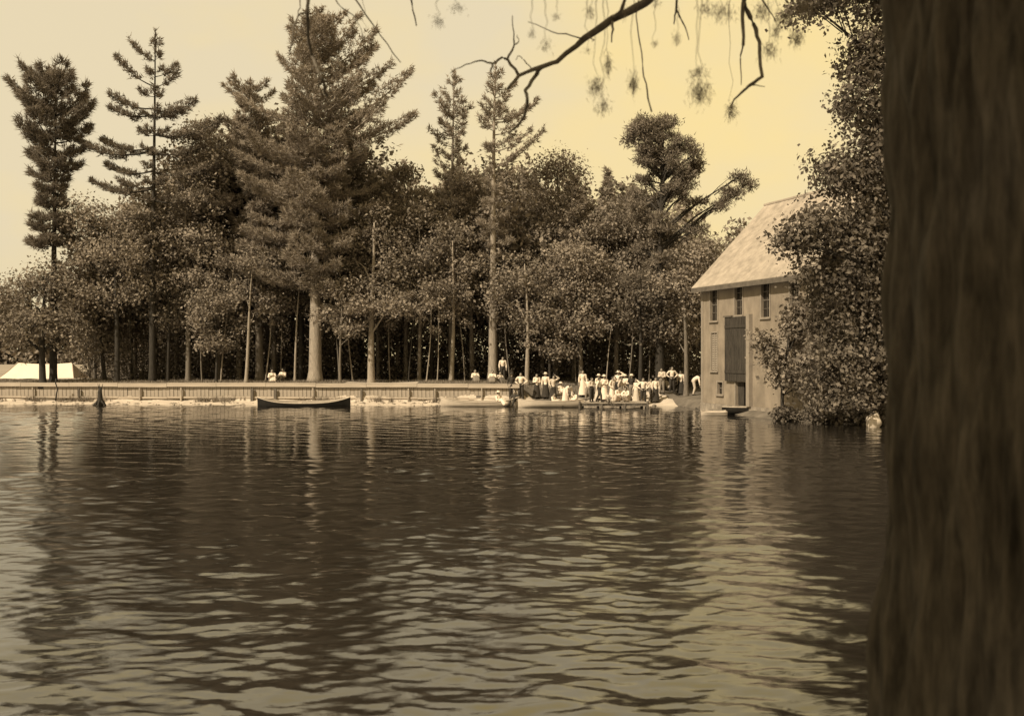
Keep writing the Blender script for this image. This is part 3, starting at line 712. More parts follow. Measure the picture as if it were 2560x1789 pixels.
# --- big leafy trees of the near-right bank
def right_trees():
    Y = 47.5; px0 = 2270
    rows = [(2140, -60, 0, 150, 110), (2040, 20, -1, 85, 55), (2170, 150, 0, 75, 120), (2135, 250, -0.5, 55, 70), (2190, 380, 0, 110, 80), (2100, 430, -0.5, 80, 70), (2120, 520, 0, 100, 70),
            (2060, 560, -0.5, 75, 55), (2140, 640, 0, 110, 80), (1985, 600, -1.0, 65, 45), (2040, 680, -0.5, 75, 60), (2300, 300, 0, 160, 200), (2340, 600, 0.5, 160, 160), (2160, 780, 0.5, 80, 90), (2300, 60, 1, 150, 150),
            (2080, 780, 0.5, 70, 80), (2110, 900, 0.3, 90, 80), (2190, 960, 0.3, 80, 70), (2200, 860, 0.3, 70, 80), (2160, 700, 0.4, 80, 70), (2040, 960, 0.2, 60, 50), (2130, 990, -0.2, 90, 40), (2218, 640, 0.2, 50, 70), (2222, 760, 0.2, 50, 70), (2226, 900, 0.2, 50, 70), (2215, 975, 0.3, 55, 40)]
    bl = [blob(a, b, Y+c, rx, rz, Y, px0) for a, b, c, rx, rz in rows]
    g = GZ0-float(ground_z(xat(px0, Y), Y))
    bl = [(b[0], b[1], b[2]+g, b[3], b[4], b[5]) for b in bl]
    t = place_tree('maple_tree', 'towering dark maple overhanging the mill roof beside the near trunk', xat(px0, Y), Y, leafy_meshes(41, 23, 0.42, bl, 95000, 0.17, clump=0.32, per=16), 'bark_dark', 'leaf_dark')
    Y = 52.0; px0 = 1957
    rows = [(1935, 880, -0.3, 42, 48), (1985, 850, 0, 45, 55), (2040, 880, 0, 50, 60), (1960, 950, -0.4, 40, 35), (2020, 960, 0, 50, 45), (1905, 850, -0.4, 25, 28), (2075, 950, 0, 50, 50), (2000, 780, 0.2, 40, 50)]
    bl = [blob(a, b, Y+c, rx, rz, Y, px0) for a, b, c, rx, rz in rows]
    g = GZ0-float(ground_z(xat(px0, Y), Y))
    bl = [(b[0], b[1], b[2]+g, b[3], b[4], b[5]) for b in bl]
    place_tree('alder_tree', 'small pale-leaved alder at the water edge before the mill wall', xat(px0, Y), Y, leafy_meshes(42, 4.6, 0.11, bl, 9500, 0.17, clump=0.24, per=12), 'bark_dark', 'leaf')
    # dark bush at its foot and bank shrubs
    for (px, Yb, w, h, lab, sd) in [(1962, 51.6, 0.55, 0.55, 'low dark bush at the foot of the small alder', 1), (2060, 49.9, 1.1, 0.8, 'low shrub overhanging the water below the towering maple', 2), (2150, 49.0, 1.2, 1.0, 'dense bank shrub beside the pale rock', 3)]:
        x = xat(px, Yb); z = float(ground_z(x, Yb))
        place_tree('bush', lab, x, Yb, leafy_meshes(50+sd, h*1.4, 0.04, [(0, 0, h*0.6, w, w*0.7, h*0.55), (w*0.5, 0, h*0.45, w*0.6, w*0.5, h*0.4), (-w*0.5, 0, h*0.4, w*0.6, w*0.5, h*0.4)], 1500, 0.15, clump=0.16, per=10), 'bark_dark', 'leaf_dark', cat='bush', z=max(z, 0.0))
right_trees()

broad('slim dark tree squeezed between the towering maple and the near trunk', 2222, 50.6, 330,
      [(2215, 420, 0, 50, 70), (2218, 560, 0, 45, 70), (2212, 690, 0, 45, 70), (2215, 820, 0, 50, 70), (2210, 920, 0, 55, 60), (2222, 985, 0, 55, 40), (2195, 760, 0.2, 50, 60), (2205, 640, 0.1, 50, 60)], 15000, 'leaf_dark', 'bark_dark', 61, 0.14, 0.16)

# ------------------------------------------------------------------ plank seawall
def seawall():
    x0, x1 = -39.0, 0.6
    L = math.hypot(x1-x0, wall_y(x1)-wall_y(x0)); ang = math.atan2(wall_y(x1)-wall_y(x0), x1-x0)
    t = empty('seawall', (x0, wall_y(x0), 0), ang)
    tag(t, 'long low plank seawall with pale cap board along the far bank', 'seawall')
    r = random.Random(3)
    meshes = []
    for k in range(6):
        mb = MB(); w = 0.118; h = 1.02 + r.uniform(-0.02, 0.02)
        mb.box(-w, w, 0, 0.05, -0.0, h); meshes.append(mb.mesh('plank'))
    n = int(L/0.26)
    for k in range(n):
        o = obj('plank', meshes[r.randrange(6)], M['plank'], t, (0.14 + k*0.26 + r.uniform(-0.006, 0.006), r.uniform(-0.015, 0.015), 0.14))
        o.rotation_euler = (0, r.uniform(-0.008, 0.008), 0)
    # cap, stringer and foot rail in lengths
    seg = 3.3; m = int(L/seg)
    for k in range(m):
        a, b = k*seg+0.01, (k+1)*seg-0.01
        j = r.uniform(-0.035, 0.03)
        mb = MB(); mb.box(a, b, -0.17, 0.22, 1.30+j, 1.36+j); mb.box(a, b, -0.165, -0.115, 1.11+j, 1.297+j); mb.build('cap_board', M['cap'], t)
        mb = MB(); mb.box(a, b, -0.10, -0.045, 0.36+j, 0.47+j); mb.build('lower_rail', M['cap'], t)
        mb = MB(); mb.box(a, b, -0.07, -0.02, 0.1, 0.26); mb.build('foot_board', M['post'], t)
    for px in (-60, 85, 200, 352, 455, 632, 690, 784, 905, 1022, 1088, 1205, 1285):
        Y = 69.0; 
        for _ in range(4): Y = wall_y(xat(px, Y))
        s = (xat(px, Y)-x0)/math.cos(ang)
        if s < 0.2 or s > L-0.1: continue
        mb = MB(); w = 0.085 if px in (632, 690) else r.uniform(0.03, 0.06); top = 1.1 - r.uniform(0, 0.12)
        mb.box(s-w, s+w, -0.22, -0.105, -0.3, top-0.01); mb.build('post', M['post'] if px in (200, 632, 690, 905) else M['plank'], t)
seawall()

# leaning thin pole and the dark snag on the left
def odd_bits():
    Y = 70.4; p0 = P(139, 1000, Y); mb = MB()
    mb.tube([P(139, 1002, Y), P(141, 985, Y), P(144, 972, Y), P(139, 958, Y), P(140, 946, Y)], [0.05, 0.045, 0.04, 0.04, 0.055], 7)
    tag(mb.build('mooring_pole', M['bark_dark'], sm=True), 'crooked thin dark pole against the seawall near the open field', 'pole')
    # snag: dark stump with spreading roots in the shallows
    r = random.Random(8); Y = 68.6; b = P(250, 1016, Y); mb = MB()
    t = empty('snag', (b.x, b.y, 0)); t.scale = (0.62, 0.62, 0.92); tag(t, 'dark weathered stump with spreading roots standing in the shallows', 'stump')
    mb.tube([(0, 0, -0.4), (0, 0, 0.15), (0.03, 0, 0.5), (-0.02, 0, 0.9), (0.05, 0.02, 1.25)], [0.46, 0.34, 0.25, 0.22, 0.14], 10); mb.build('trunk', M['bark_dark'], t, True)
    for k in range(7):
        a = k*0.9 + 0.3; mb = MB(); L = r.uniform(0.55, 1.0)
        mb.tube([(0.1*math.cos(a), 0.1*math.sin(a), 0.35), (0.35*math.cos(a), 0.35*math.sin(a), 0.22), (L*math.cos(a), L*math.sin(a), -0.08)], [0.13, 0.09, 0.03], 6); mb.build('root', M['bark_dark'], t, True)
    for k in range(3):
        a = k*2.1; mb = MB(); mb.tube([(0, 0, 1.0), (0.22*math.cos(a), 0.2*math.sin(a), 1.3), (0.3*math.cos(a), 0.25*math.sin(a), 1.5)], [0.06, 0.04, 0.015], 5); mb.build('broken_branch', M['bark_dark'], t, True)
    # pale rock
    rg = np.random.default_rng(4); import bmesh
    bm = bmesh.new(); bmesh.ops.create_icosphere(bm, subdivisions=3, radius=1)
    for v in bm.verts:
        c = v.co; f = 1 + 0.13*math.sin(3*c.x+1)*math.cos(4*c.y) + 0.08*math.sin(7*c.z+2*c.x) + 0.04*math.sin(13*c.y+9*c.x)
        v.co = (c.x*0.32*f, c.y*0.34*f, c.z*0.42*f)
    me = bpy.data.meshes.new('rock'); bm.to_mesh(me); bm.free(); smooth(me)
    p = P(2184, 1052, 47.0); o = obj('rock', me, M['rock'], None, (p.x, p.y, 0.2)); tag(o, 'pale rounded rock at the water edge beside the near trunk', 'rock')
odd_bits()

def tent():
    Y = 82.0; t = empty('tent', (xat(112, Y), Y, float(ground_z(xat(112, Y), Y)))); tag(t, 'low white canvas tent on the open field behind the spreading tree', 'tent')
    k = Y/F; r = random.Random(5); nx, ny = 16, 8; vs = []; fs = []
    for side in (-1, 1):
        b = len(vs)
        for j in range(ny+1):
            v = j/ny
            for i in range(nx+1):
                u = i/nx; x = (-92+184*u)*(1-v)*k + (-66+134*u)*v*k; sag = 0.10*math.sin(math.pi*u)*v
                vs.append((x, side*(1.5*(1-v))-0.06*side*math.sin(math.pi*v), 0.02 + 1.18*v - sag + 0.02*math.sin(u*19)*(1-v)))
        for j in range(ny):
            for i in range(nx):
                q_ = b+j*(nx+1)+i; fs.append((q_, q_+1, q_+nx+2, q_+nx+1) if side < 0 else (q_, q_+nx+1, q_+nx+2, q_+1))
    m = MB(); m.add(vs, fs); m.build('canvas', M['white'], t, True)
    for sx in (-1, 1):
        m = MB(); x0, x1 = sx*92*k, sx*67*k; m.add([(x0, -1.5, 0.02), (x0, 1.5, 0.02), (x1, 0, 1.2)], [(0, 1, 2)]); m.build('end_flap', M['white'], t)
        m = MB(); m.tube([(x1, 0, 0), (x1, 0, 1.32)], [0.035, 0.03], 7); m.build('pole', M['post'], t)
tent()

def shore_litter():
    r = np.random.default_rng(21); n = 260; x = r.uniform(-38, 9, n); y = shore_y(x)+r.uniform(-0.1, 0.9, n); z = ground_z(x, y); V = []; Fc = []
    base = np.array([(1, 0, 0), (-1, 0, 0), (0, 1, 0), (0, -1, 0), (0, 0, 1), (0, 0, -1)], float); fc = np.array([(0, 2, 4), (2, 1, 4), (1, 3, 4), (3, 0, 4), (2, 0, 5), (1, 2, 5), (3, 1, 5), (0, 3, 5)])
    for k in range(n):
        sz = 0.04+0.14*r.random()**3; V.append(base*sz*r.uniform(0.6, 1.2, (6, 1))*np.array([1.2, 1, 0.6]) + np.array([x[k], y[k], z[k]+0.01])); Fc.append(fc+6*k)
    tag(obj('shore_stones', mesh_np('shore_stones', np.concatenate(V), np.concatenate(Fc)), M['stone']), 'scattered small stones along the far waterline', 'stones', kind='stuff')
    n = 240; x = np.concatenate([r.normal(c, 0.5, n//12) for c in r.uniform(-37, 0, 12)]); n = len(x); y = wall_y(x)-r.uniform(0.08, 0.5, n); z = ground_z(x, y)
    P_ = np.repeat(np.stack([x, y, z], 1), 7, 0)+r.normal(size=(n*7, 3))*0.04; D = rnd_dirs(r, n*7)*0.5+np.array([0, -0.1, 1.0]); D /= np.linalg.norm(D, axis=1, keepdims=True)
    tag(obj('weeds', needles_mesh('weeds', P_, D, r.uniform(0.15, 0.5, n*7), np.full(n*7, 0.035), r), M['leaf']), 'tufts of weeds at the foot of the seawall', 'weeds', kind='stuff')
shore_litter()

# ------------------------------------------------------------------ the mill
def mill():
    t = empty('mill', (10.9, 62.0, 0.0), math.atan2(-0.952, 0.306))
    tag(t, 'two-storey ochre mill with pale gabled roof standing at the water edge', 'mill')
    L, W, E, RZ, B = 11.0, 8.7, 7.36, 11.86, 0.45
    # openings in the long wall (along x, face at y=0, outside is -y)
    wins = [(1.44, 5.1, 6.85), (4.19, 5.32, 6.9), (6.91, 5.1, 6.85), (9.6, 5.1, 6.85)]
    ops = [(c-0.4, c+0.4, a, b) for c, a, b in wins] + [(1.86, 2.46, 1.0, 1.65), (3.9, 5.2, B, 1.70), (1.15, 1.83, 2.3, 4.4), (8.2, 9.0, 2.3, 4.2)]
    xs = sorted(set([0, L] + [o[0] for o in ops] + [o[1] for o in ops])); zs = sorted(set([B, E] + [o[2] for o in ops] + [o[3] for o in ops]))
    mb = MB(); th = 0.2
    for i in range(len(xs)-1):
        for j in range(len(zs)-1):
            cx_, cz_ = (xs[i]+xs[i+1])/2, (zs[j]+zs[j+1])/2
            if any(o[0] < cx_ < o[1] and o[2] < cz_ < o[3] for o in ops): continue
            mb.add([(xs[i], 0, zs[j]), (xs[i+1], 0, zs[j]), (xs[i+1], 0, zs[j+1]), (xs[i], 0, zs[j+1])], [(0, 1, 2, 3)])
    for o in ops:       # reveals
        a, b, c, d = o
        mb.add([(a,0,c),(b,0,c),(b,0,d),(a,0,d),(a,th,c),(b,th,c),(b,th,d),(a,th,d)], [(0,4,5,1),(1,5,6,2),(2,6,7,3),(3,7,4,0)])
    # other walls and gables
    mb.add([(0,0,B),(0,W,B),(0,W,E),(0,W/2,RZ-0.1),(0,0,E)], [(0,4,3,2,1)])
    mb.add([(L,0,B),(L,W,B),(L,W,E),(L,W/2,RZ-0.1),(L,0,E)], [(0,1,2,3,4)])
    mb.add([(0,W,B),(L,W,B),(L,W,E),(0,W,E)], [(0,3,2,1)])
    mb.build('wall', M['wall'], t)
    mb = MB(); mb.box(0.21, L-0.21, 0.9, 1.0, B, E-0.3); mb.build('dark_backing', M['darkcloth'], t)  # dark sheet behind the openings, its colour stands in for interior shade
    mb = MB(); mb.box(-0.06, L+0.06, -0.08, W+0.06, -1.2, B-0.004); mb.build('foundation', M['stone'], t)
    # roof
    ov = 0.45; k = (RZ-E)/(W/2)
    def roof_slab(sgn):
        m = MB(); y0 = -ov if sgn > 0 else W+ov; ym = W/2
        z0 = E - ov*k; x0, x1 = -0.4, L+0.4; q_ = 0.12
        vs = [(x0,y0,z0+0.02),(x1,y0,z0+0.02),(x1,ym,RZ+0.02),(x0,ym,RZ+0.02),(x0,y0,z0+q_+0.02),(x1,y0,z0+q_+0.02),(x1,ym,RZ+q_+0.02),(x0,ym,RZ+q_+0.02)]
        m.add(vs, [(0,3,2,1),(4,5,6,7),(0,1,5,4),(1,2,6,5),(2,3,7,6),(3,0,4,7)] if sgn > 0 else [(0,1,2,3),(4,7,6,5),(0,4,5,1),(1,5,6,2),(2,6,7,3),(3,7,4,0)])
        return m
    rf = roof_slab(1).build('roof', M['roof'], t); roof_slab(-1).build('roof', M['roof'], t)
    m = MB(); m.tube([(-0.42, W/2, RZ+0.15), (L+0.42, W/2, RZ+0.15)], [0.09, 0.09], 6); m.build('ridge_cap', M['roof'], rf)
    zf = E-ov*k
    m = MB(); m.box(-0.4, L+0.4, -ov-0.035, -ov-0.002, zf-0.16, zf+0.10); m.build('fascia', M['fascia'], t)
    m = MB(); m.box(-0.1, L+0.1, -ov+0.002, -0.003, zf-0.12, zf-0.08); m.build('soffit', M['fascia'], t)
    m = MB(); m.box(-0.05, 0.16, -0.03, -0.003, B, zf-0.13); m.build('corner_board', M['trim'], t)
    m = MB(); m.box(L-0.16, L+0.05, -0.03, -0.003, B, zf-0.13); m.build('corner_board', M['trim'], t)
    for i, (a, b, c, d) in enumerate(ops):
        if i == 5:      # dark doorway: jambs and lintel only
            f = MB(); w = 0.1
            f.box(a-w, a-0.003, -0.05, -0.003, B, d+w); f.box(b+0.003, b+w, -0.05, -0.003, B, d); dr = f.build('doorway', M['trim'], t)
            f = MB(); f.box(a+0.02, a+0.62, 0.12, 0.16, B+0.02, d-0.02); f.build('door', M['brown'], dr)
            continue
        f = MB(); w = 0.09
        f.box(a-w, a-0.003, -0.04, -0.003, c-w, d+w); f.box(b+0.003, b+w, -0.04, -0.003, c-w, d+w)
        f.box(a-0.002, b+0.002, -0.04, -0.003, d+0.003, d+w); f.box(a-0.002, b+0.002, -0.04, -0.003, c-w, c-0.003)
        wn = f.build('window', M['trim'], t)
        s = MB(); s.box(a-w-0.03, b+w+0.03, -0.10, -0.043, c-w-0.02, c-w+0.04); s.build('sill', M['trim'], wn)
        if 6 <= i:      # closed pale louvred shutters
            for kx in (0, 1):
                s = MB(); x0 = a+0.01+kx*(b-a)/2; x1 = x0+(b-a)/2-0.02
                s.box(x0, x0+0.05, 0.01, 0.05, c+0.01, d-0.01); s.box(x1-0.05, x1, 0.01, 0.05, c+0.01, d-0.01)
                nl = 16
                for q_ in range(nl):
                    z0 = c+0.03+q_*(d-c-0.06)/nl; s.add([(x0+0.05, 0.012, z0), (x1-0.05, 0.012, z0), (x1-0.05, 0.05, z0+0.11), (x0+0.05, 0.05, z0+0.11)], [(0, 1, 2, 3)])
                s.build('shutter', M['trim'], wn)
        else:
            nz_ = 4 if d-c > 1 else 2
            for ix in range(2):
                for iz in range(nz_):
                    g = MB(); xa = a+(b-a)*ix/2; za = c+(d-c)*iz/nz_
                    g.box(xa+0.012, xa+(b-a)/2-0.012, 0.12, 0.13, za+0.012, za+(d-c)/nz_-0.012); g.build('pane', M['glass'], wn)
            s = MB(); xm = (a+b)/2; s.box(xm-0.015, xm+0.015, 0.09, 0.119, c, d)
            for iz in range(1, nz_):
                za = c+(d-c)*iz/nz_; q_ = 0.03 if iz == nz_//2 else 0.015; s.box(a, b, 0.086, 0.117, za-q_, za+q_)
            s.build('muntin', M['fascia'], wn)
    # tall brown hoist door, boards hung proud of the wall, with pale side post
    hd = None
    nb_ = 9; x0, x1, z0, z1 = 2.92, 5.24, 1.76, 5.20
    m = MB(); m.box(x0, x1, -0.12, -0.075, z0, z1); hd = m.build('hoist_door', M['brown'], t); hd['label'] = 'tall brown boarded hoist door'
    for kx in range(nb_):
        a = x0+(x1-x0)*kx/nb_; m = MB(); m.box(a+0.008, a+(x1-x0)/nb_-0.008, -0.155, -0.123, z0-0.01, z1+0.01); m.build('board', M['brown'], hd)
    for z in (z0+0.5, z1-0.5):
        m = MB(); m.box(x0+0.04, x1-0.04, -0.19, -0.158, z-0.08, z+0.08); m.build('batten', M['brown'], hd)
    m = MB(); m.box(5.30, 5.62, -0.22, -0.003, B, 5.3); m.build('post', M['trim'], t)
    m = MB(); m.box(x0-0.1, 5.75, -0.26, -0.003, 5.305, 5.40) if False else m.box(x0-0.1, 3.72, -0.2, -0.045, 5.22, 5.30); m.build('track', M['fascia'], t)
mill()

# ------------------------------------------------------------------ boats
def hull(L, W, D, sheer, nx=26, na=10, th=0.025, square=0.0, full=2.2):
    """canoe / skiff shell: returns outer, inner and gunwale meshes. square: width of a transom at +x"""
    def half(u):          # half width along -1..1
        w = (1-abs(u)**full)
        if square and u > 0: w = max(w, square + (1-square)*(1-u**full))
        return max(0.012, W/2*w)
    def top(u): return D + sheer*abs(u)**3
    def shell(shr):
        vs = []; fs = []
        for i in range(nx+1):
            u = -1+2*i/nx; hw = max(0.004, half(u)-shr); x = u*(L/2-shr)
            keel = shr + 0.25*D*max(0, abs(u)-0.8)**1.5*4*(0.3 if square and u > 0 else 1)
            for j in range(na+1):
                a = -math.pi/2+math.pi*j/na
                y = hw*math.sin(a)*(1 if True else 0); c = abs(math.cos(a))**0.55
                z = top(u)-(top(u)-keel)*c
                vs.append((x, y, z))
        for i in range(nx):
            for j in range(na):
                b = i*(na+1)+j; fs.append((b, b+1, b+na+2, b+na+1) if shr else (b, b+na+1, b+na+2, b+1))
        return vs, fs
    o, i_ = MB(), MB()
    v, f = shell(0.0); o.add(v, f)
    if square: o.add([v[nx*(na+1)+j] for j in range(na+1)], [tuple(range(na+1))])
    v2, f2 = shell(th); i_.add(v2, f2)
    if square: i_.add([v2[nx*(na+1)+j] for j in range(na+1)], [tuple(range(na, -1, -1))])
    g = MB()
    for sgn in (-1, 1):
        pts = [Vector((u*L/2, sgn*half(u), top(u))) for u in [-1+2*k/nx for k in range(nx+1)]]
        g.tube(pts, [0.022]*len(pts), 6)
    return o, i_, g, half, top

def boat(name, label, cat, x, y, z, rz, L, W, D, sheer, mo, mi, mg, seats=(-0.35, 0.35), square=0.0, roll=0.0, full=2.2):
    t = empty(name, (x, y, z), rz); t.rotation_euler = (roll, 0, rz); tag(t, label, cat)
    o, i_, g, half, top = hull(L, W, D, sheer, square=square, full=full)
    o.build('hull', M[mo], t, True); i_.build('lining', M[mi], t, True); g.build('gunwale', M[mg], t, True)
    for u in seats:
        hw = half(u)-0.03; m = MB(); zz = D*0.72; x0 = u*L/2
        m.box(x0-0.11, x0+0.11, -hw*0.93, hw*0.93, zz, zz+0.025); m.build('thwart', M['gun'], t)
    return t

def wpt(px, py):       # point on the water at a pixel
    Y = 3.0*F/(py-894.5); return xat(px, Y), Y
x, y = wpt(761, 1015)
boat('canoe', 'dark-hulled canoe with pale gunwale afloat before the seawall', 'canoe', x, y-0.1, -0.10, R(1.5), 5.75, 0.95, 0.36, 0.32, 'hull_dark', 'wood_in', 'gun', (-0.6, -0.1, 0.55), roll=R(7), full=2.8)
boat('canoe', 'pale canoe with upswept bow drawn up at the seawall end', 'canoe', xat(1200, 66.9), 66.9, -0.05, R(-2.5), 4.9, 0.95, 0.36, 0.30, 'hull_pale', 'wood_in', 'gun', (-0.5, 0.1, 0.6), roll=R(4), full=2.6)
boat('rowboat', 'cream rowboat with square stern moored beside the dock', 'rowboat', xat(1377, 65.9), 65.9, -0.06, R(2), 4.0, 1.25, 0.42, 0.16, 'hull_pale', 'wood_in', 'gun', (-0.45, 0.05, 0.55), square=0.62, roll=R(-3))
x, y = wpt(1855, 1037)
boat('skiff', 'small pale skiff floating below the mill doorway', 'skiff', x, y+0.5, -0.05, R(-12), 1.9, 0.95, 0.36, 0.1, 'hull_dark', 'hull_pale', 'gun', (0.0, 0.55), square=0.8, roll=R(-12), full=3.5)
x, y = wpt(1786, 1038)
boat('punt', 'low pale punt lying on the water near the mill corner', 'punt', x, y+0.2, -0.06, R(-3), 1.35, 0.7, 0.24, 0.04, 'hull_pale', 'hull_pale', 'gun', (0.0,), square=0.85, roll=R(4), full=6)

# dock
def dock():
    t = empty('dock', (xat(1528, 66.4), 66.0, 0), R(1)); tag(t, 'low plank dock on dark posts crowded with bathers', 'dock')
    r = random.Random(2); mb = MB(); mb.box(-0.11, 0.11, -1.0, 1.5, 0, 0.05); me = mb.mesh('plank')
    for k in range(18):
        obj('plank', me, M['dock'], t, (-2.0+k*0.235+r.uniform(-.006, .006), r.uniform(-.04, .04), 0.26+r.uniform(-.006, .006)))
    for y_ in (-0.9, 1.3):
        mb = MB(); mb.box(-2.1, 2.1, y_-0.05, y_+0.05, 0.10, 0.255); mb.build('beam', M['post'], t)
    for x_ in (-2.05, -0.7, 0.7, 2.05):
        for y_ in (-1.02, 1.42):
            mb = MB(); mb.tube([(x_, y_, -1.0), (x_, y_, 0.42 if abs(x_) > 1 else 0.24)], [0.07, 0.065], 8); mb.build('post', M['post'], t)
dock()

# ------------------------------------------------------------------ people
def remesh(mb, vox, name):
    me = mb.mesh(name); o = bpy.data.objects.new('tmp', me); C.objects.link(o)
    md = o.modifiers.new('r', 'REMESH'); md.mode = 'VOXEL'; md.voxel_size = vox
    sm = o.modifiers.new('s', 'SMOOTH'); sm.iterations = 3; sm.factor = 0.5
    dg = bpy.context.evaluated_depsgraph_get()
    out = bpy.data.meshes.new_from_object(o.evaluated_get(dg)); out.name = name
    bpy.data.objects.remove(o); bpy.data.meshes.remove(me)
    smooth(out); out.materials.clear(); return out

def capsule(mb, a, b, ra, rb, seg=10, flat=1.0):
    a, b = Vector(a), Vector(b); d = (b-a)
    dn = d.normalized() if d.length > 1e-6 else Vector((0, 0, 1))
    pts = []; rad = []
    for t in (-0.98, -0.8, -0.45): pts.append(a+dn*ra*t); rad.append(ra*math.sqrt(1-t*t))
    for t in (0, 0.33, 0.66, 1): pts.append(a.lerp(b, t)); rad.append(ra+(rb-ra)*t)
    for t in (0.45, 0.8, 0.98): pts.append(b+dn*rb*t); rad.append(rb*math.sqrt(1-t*t))
    mb.tube(pts, rad, seg)

def ellipsoid(mb, c, rx, ry, rz, seg=14, n=9):
    prof = [(math.sin(math.pi*i/n), -math.cos(math.pi*i/n)) for i in range(n+1)]
    prof[0] = (0.02, prof[0][1]); prof[-1] = (0.02, prof[-1][1])
    m = MB(); m.lathe(prof, seg=seg); mb.add([(c[0]+v[0]*rx, c[1]+v[1]*ry, c[2]+v[2]*rz) for v in m.v], m.f)

def pose(kind):
    """joints of a 1.70 m figure facing -y"""
    J = dict(hipL=(-.09, 0, .90), hipR=(.09, 0, .90), kneeL=(-.10, -.02, .49), kneeR=(.10, -.02, .49), ankL=(-.10, .02, .08), ankR=(.11, .02, .08),
             pel=(0, 0, .93), waist=(0, .01, 1.08), chest=(0, .01, 1.27), neck=(0, .01, 1.42), head=(0, -.01, 1.57),
             shL=(-.18, .01, 1.38), shR=(.18, .01, 1.38), elL=(-.24, .03, 1.12), elR=(.24, .03, 1.12), wrL=(-.24, -.05, .88), wrR=(.24, -.05, .88))
    if kind == 'akimbo':
        J.update(elL=(-.40, .05, 1.16), elR=(.40, .05, 1.16), wrL=(-.17, -.06, 1.00), wrR=(.17, -.06, 1.00), ankL=(-.15, .02, .08), ankR=(.15, .02, .08))
    if kind == 'step':
        J.update(kneeL=(-.10, -.16, .50), ankL=(-.10, -.20, .08), kneeR=(.10, .06, .49), ankR=(.10, .24, .10), elR=(.26, -.10, 1.13), wrR=(.24, -.30, 1.04), elL=(-.26, .12, 1.13), wrL=(-.26, .10, .90))
    if kind == 'bend':
        J.update(waist=(0, -.06, 1.04), chest=(0, -.24, 1.12), neck=(0, -.37, 1.15), head=(0, -.48, 1.20), shL=(-.18, -.33, 1.12), shR=(.18, -.33, 1.12), elL=(-.21, -.38, .84), elR=(.21, -.38, .84),
                 wrL=(-.15, -.42, .60), wrR=(.15, -.42, .60), kneeL=(-.10, -.08, .48), kneeR=(.11, -.08, .48))
    if kind == 'hat':         # one hand up to the head, weight on one leg
        J.update(elR=(.38, -.06, 1.50), wrR=(.16, -.10, 1.66), elL=(-.25, .06, 1.12), wrL=(-.20, -.12, .96), kneeR=(.13, -.08, .49), ankR=(.17, -.02, .08), head=(.03, -.02, 1.57))
    if kind == 'hold':        # forearms brought together in front
        J.update(elL=(-.23, .0, 1.12), elR=(.23, .0, 1.12), wrL=(-.06, -.22, 1.14), wrR=(.07, -.21, 1.08), head=(-.02, -.04, 1.56), ankL=(-.13, .0, .08))
    if kind == 'sit':         # on the ground or a thwart, knees drawn up
        dz = -.82
        for k in ('pel', 'waist', 'chest', 'neck', 'head', 'shL', 'shR', 'hipL', 'hipR'): J[k] = (J[k][0], J[k][1], J[k][2]+dz)
        J.update(kneeL=(-.12, -.38, .36), kneeR=(.12, -.38, .36), ankL=(-.11, -.62, .05), ankR=(.12, -.60, .05), elL=(-.25, -.12, .34), elR=(.25, -.12, .34), wrL=(-.14, -.33, .40), wrR=(.14, -.33, .40))
    if kind == 'crouch':
        dz = -.58
        for k in ('pel', 'hipL', 'hipR'): J[k] = (J[k][0], .12, J[k][2]+dz)
        J.update(waist=(0, .05, .46), chest=(0, -.08, .62), neck=(0, -.17, .76), head=(0, -.24, .88), shL=(-.18, -.14, .72), shR=(.18, -.14, .72), kneeL=(-.15, -.26, .46), kneeR=(.15, -.26, .46), ankL=(-.12, -.02, .08), ankR=(.12, -.02, .08),
                 elL=(-.25, -.30, .52), elR=(.25, -.30, .52), wrL=(-.12, -.44, .40), wrR=(.12, -.44, .40))
    return {k: Vector(v) for k, v in J.items()}

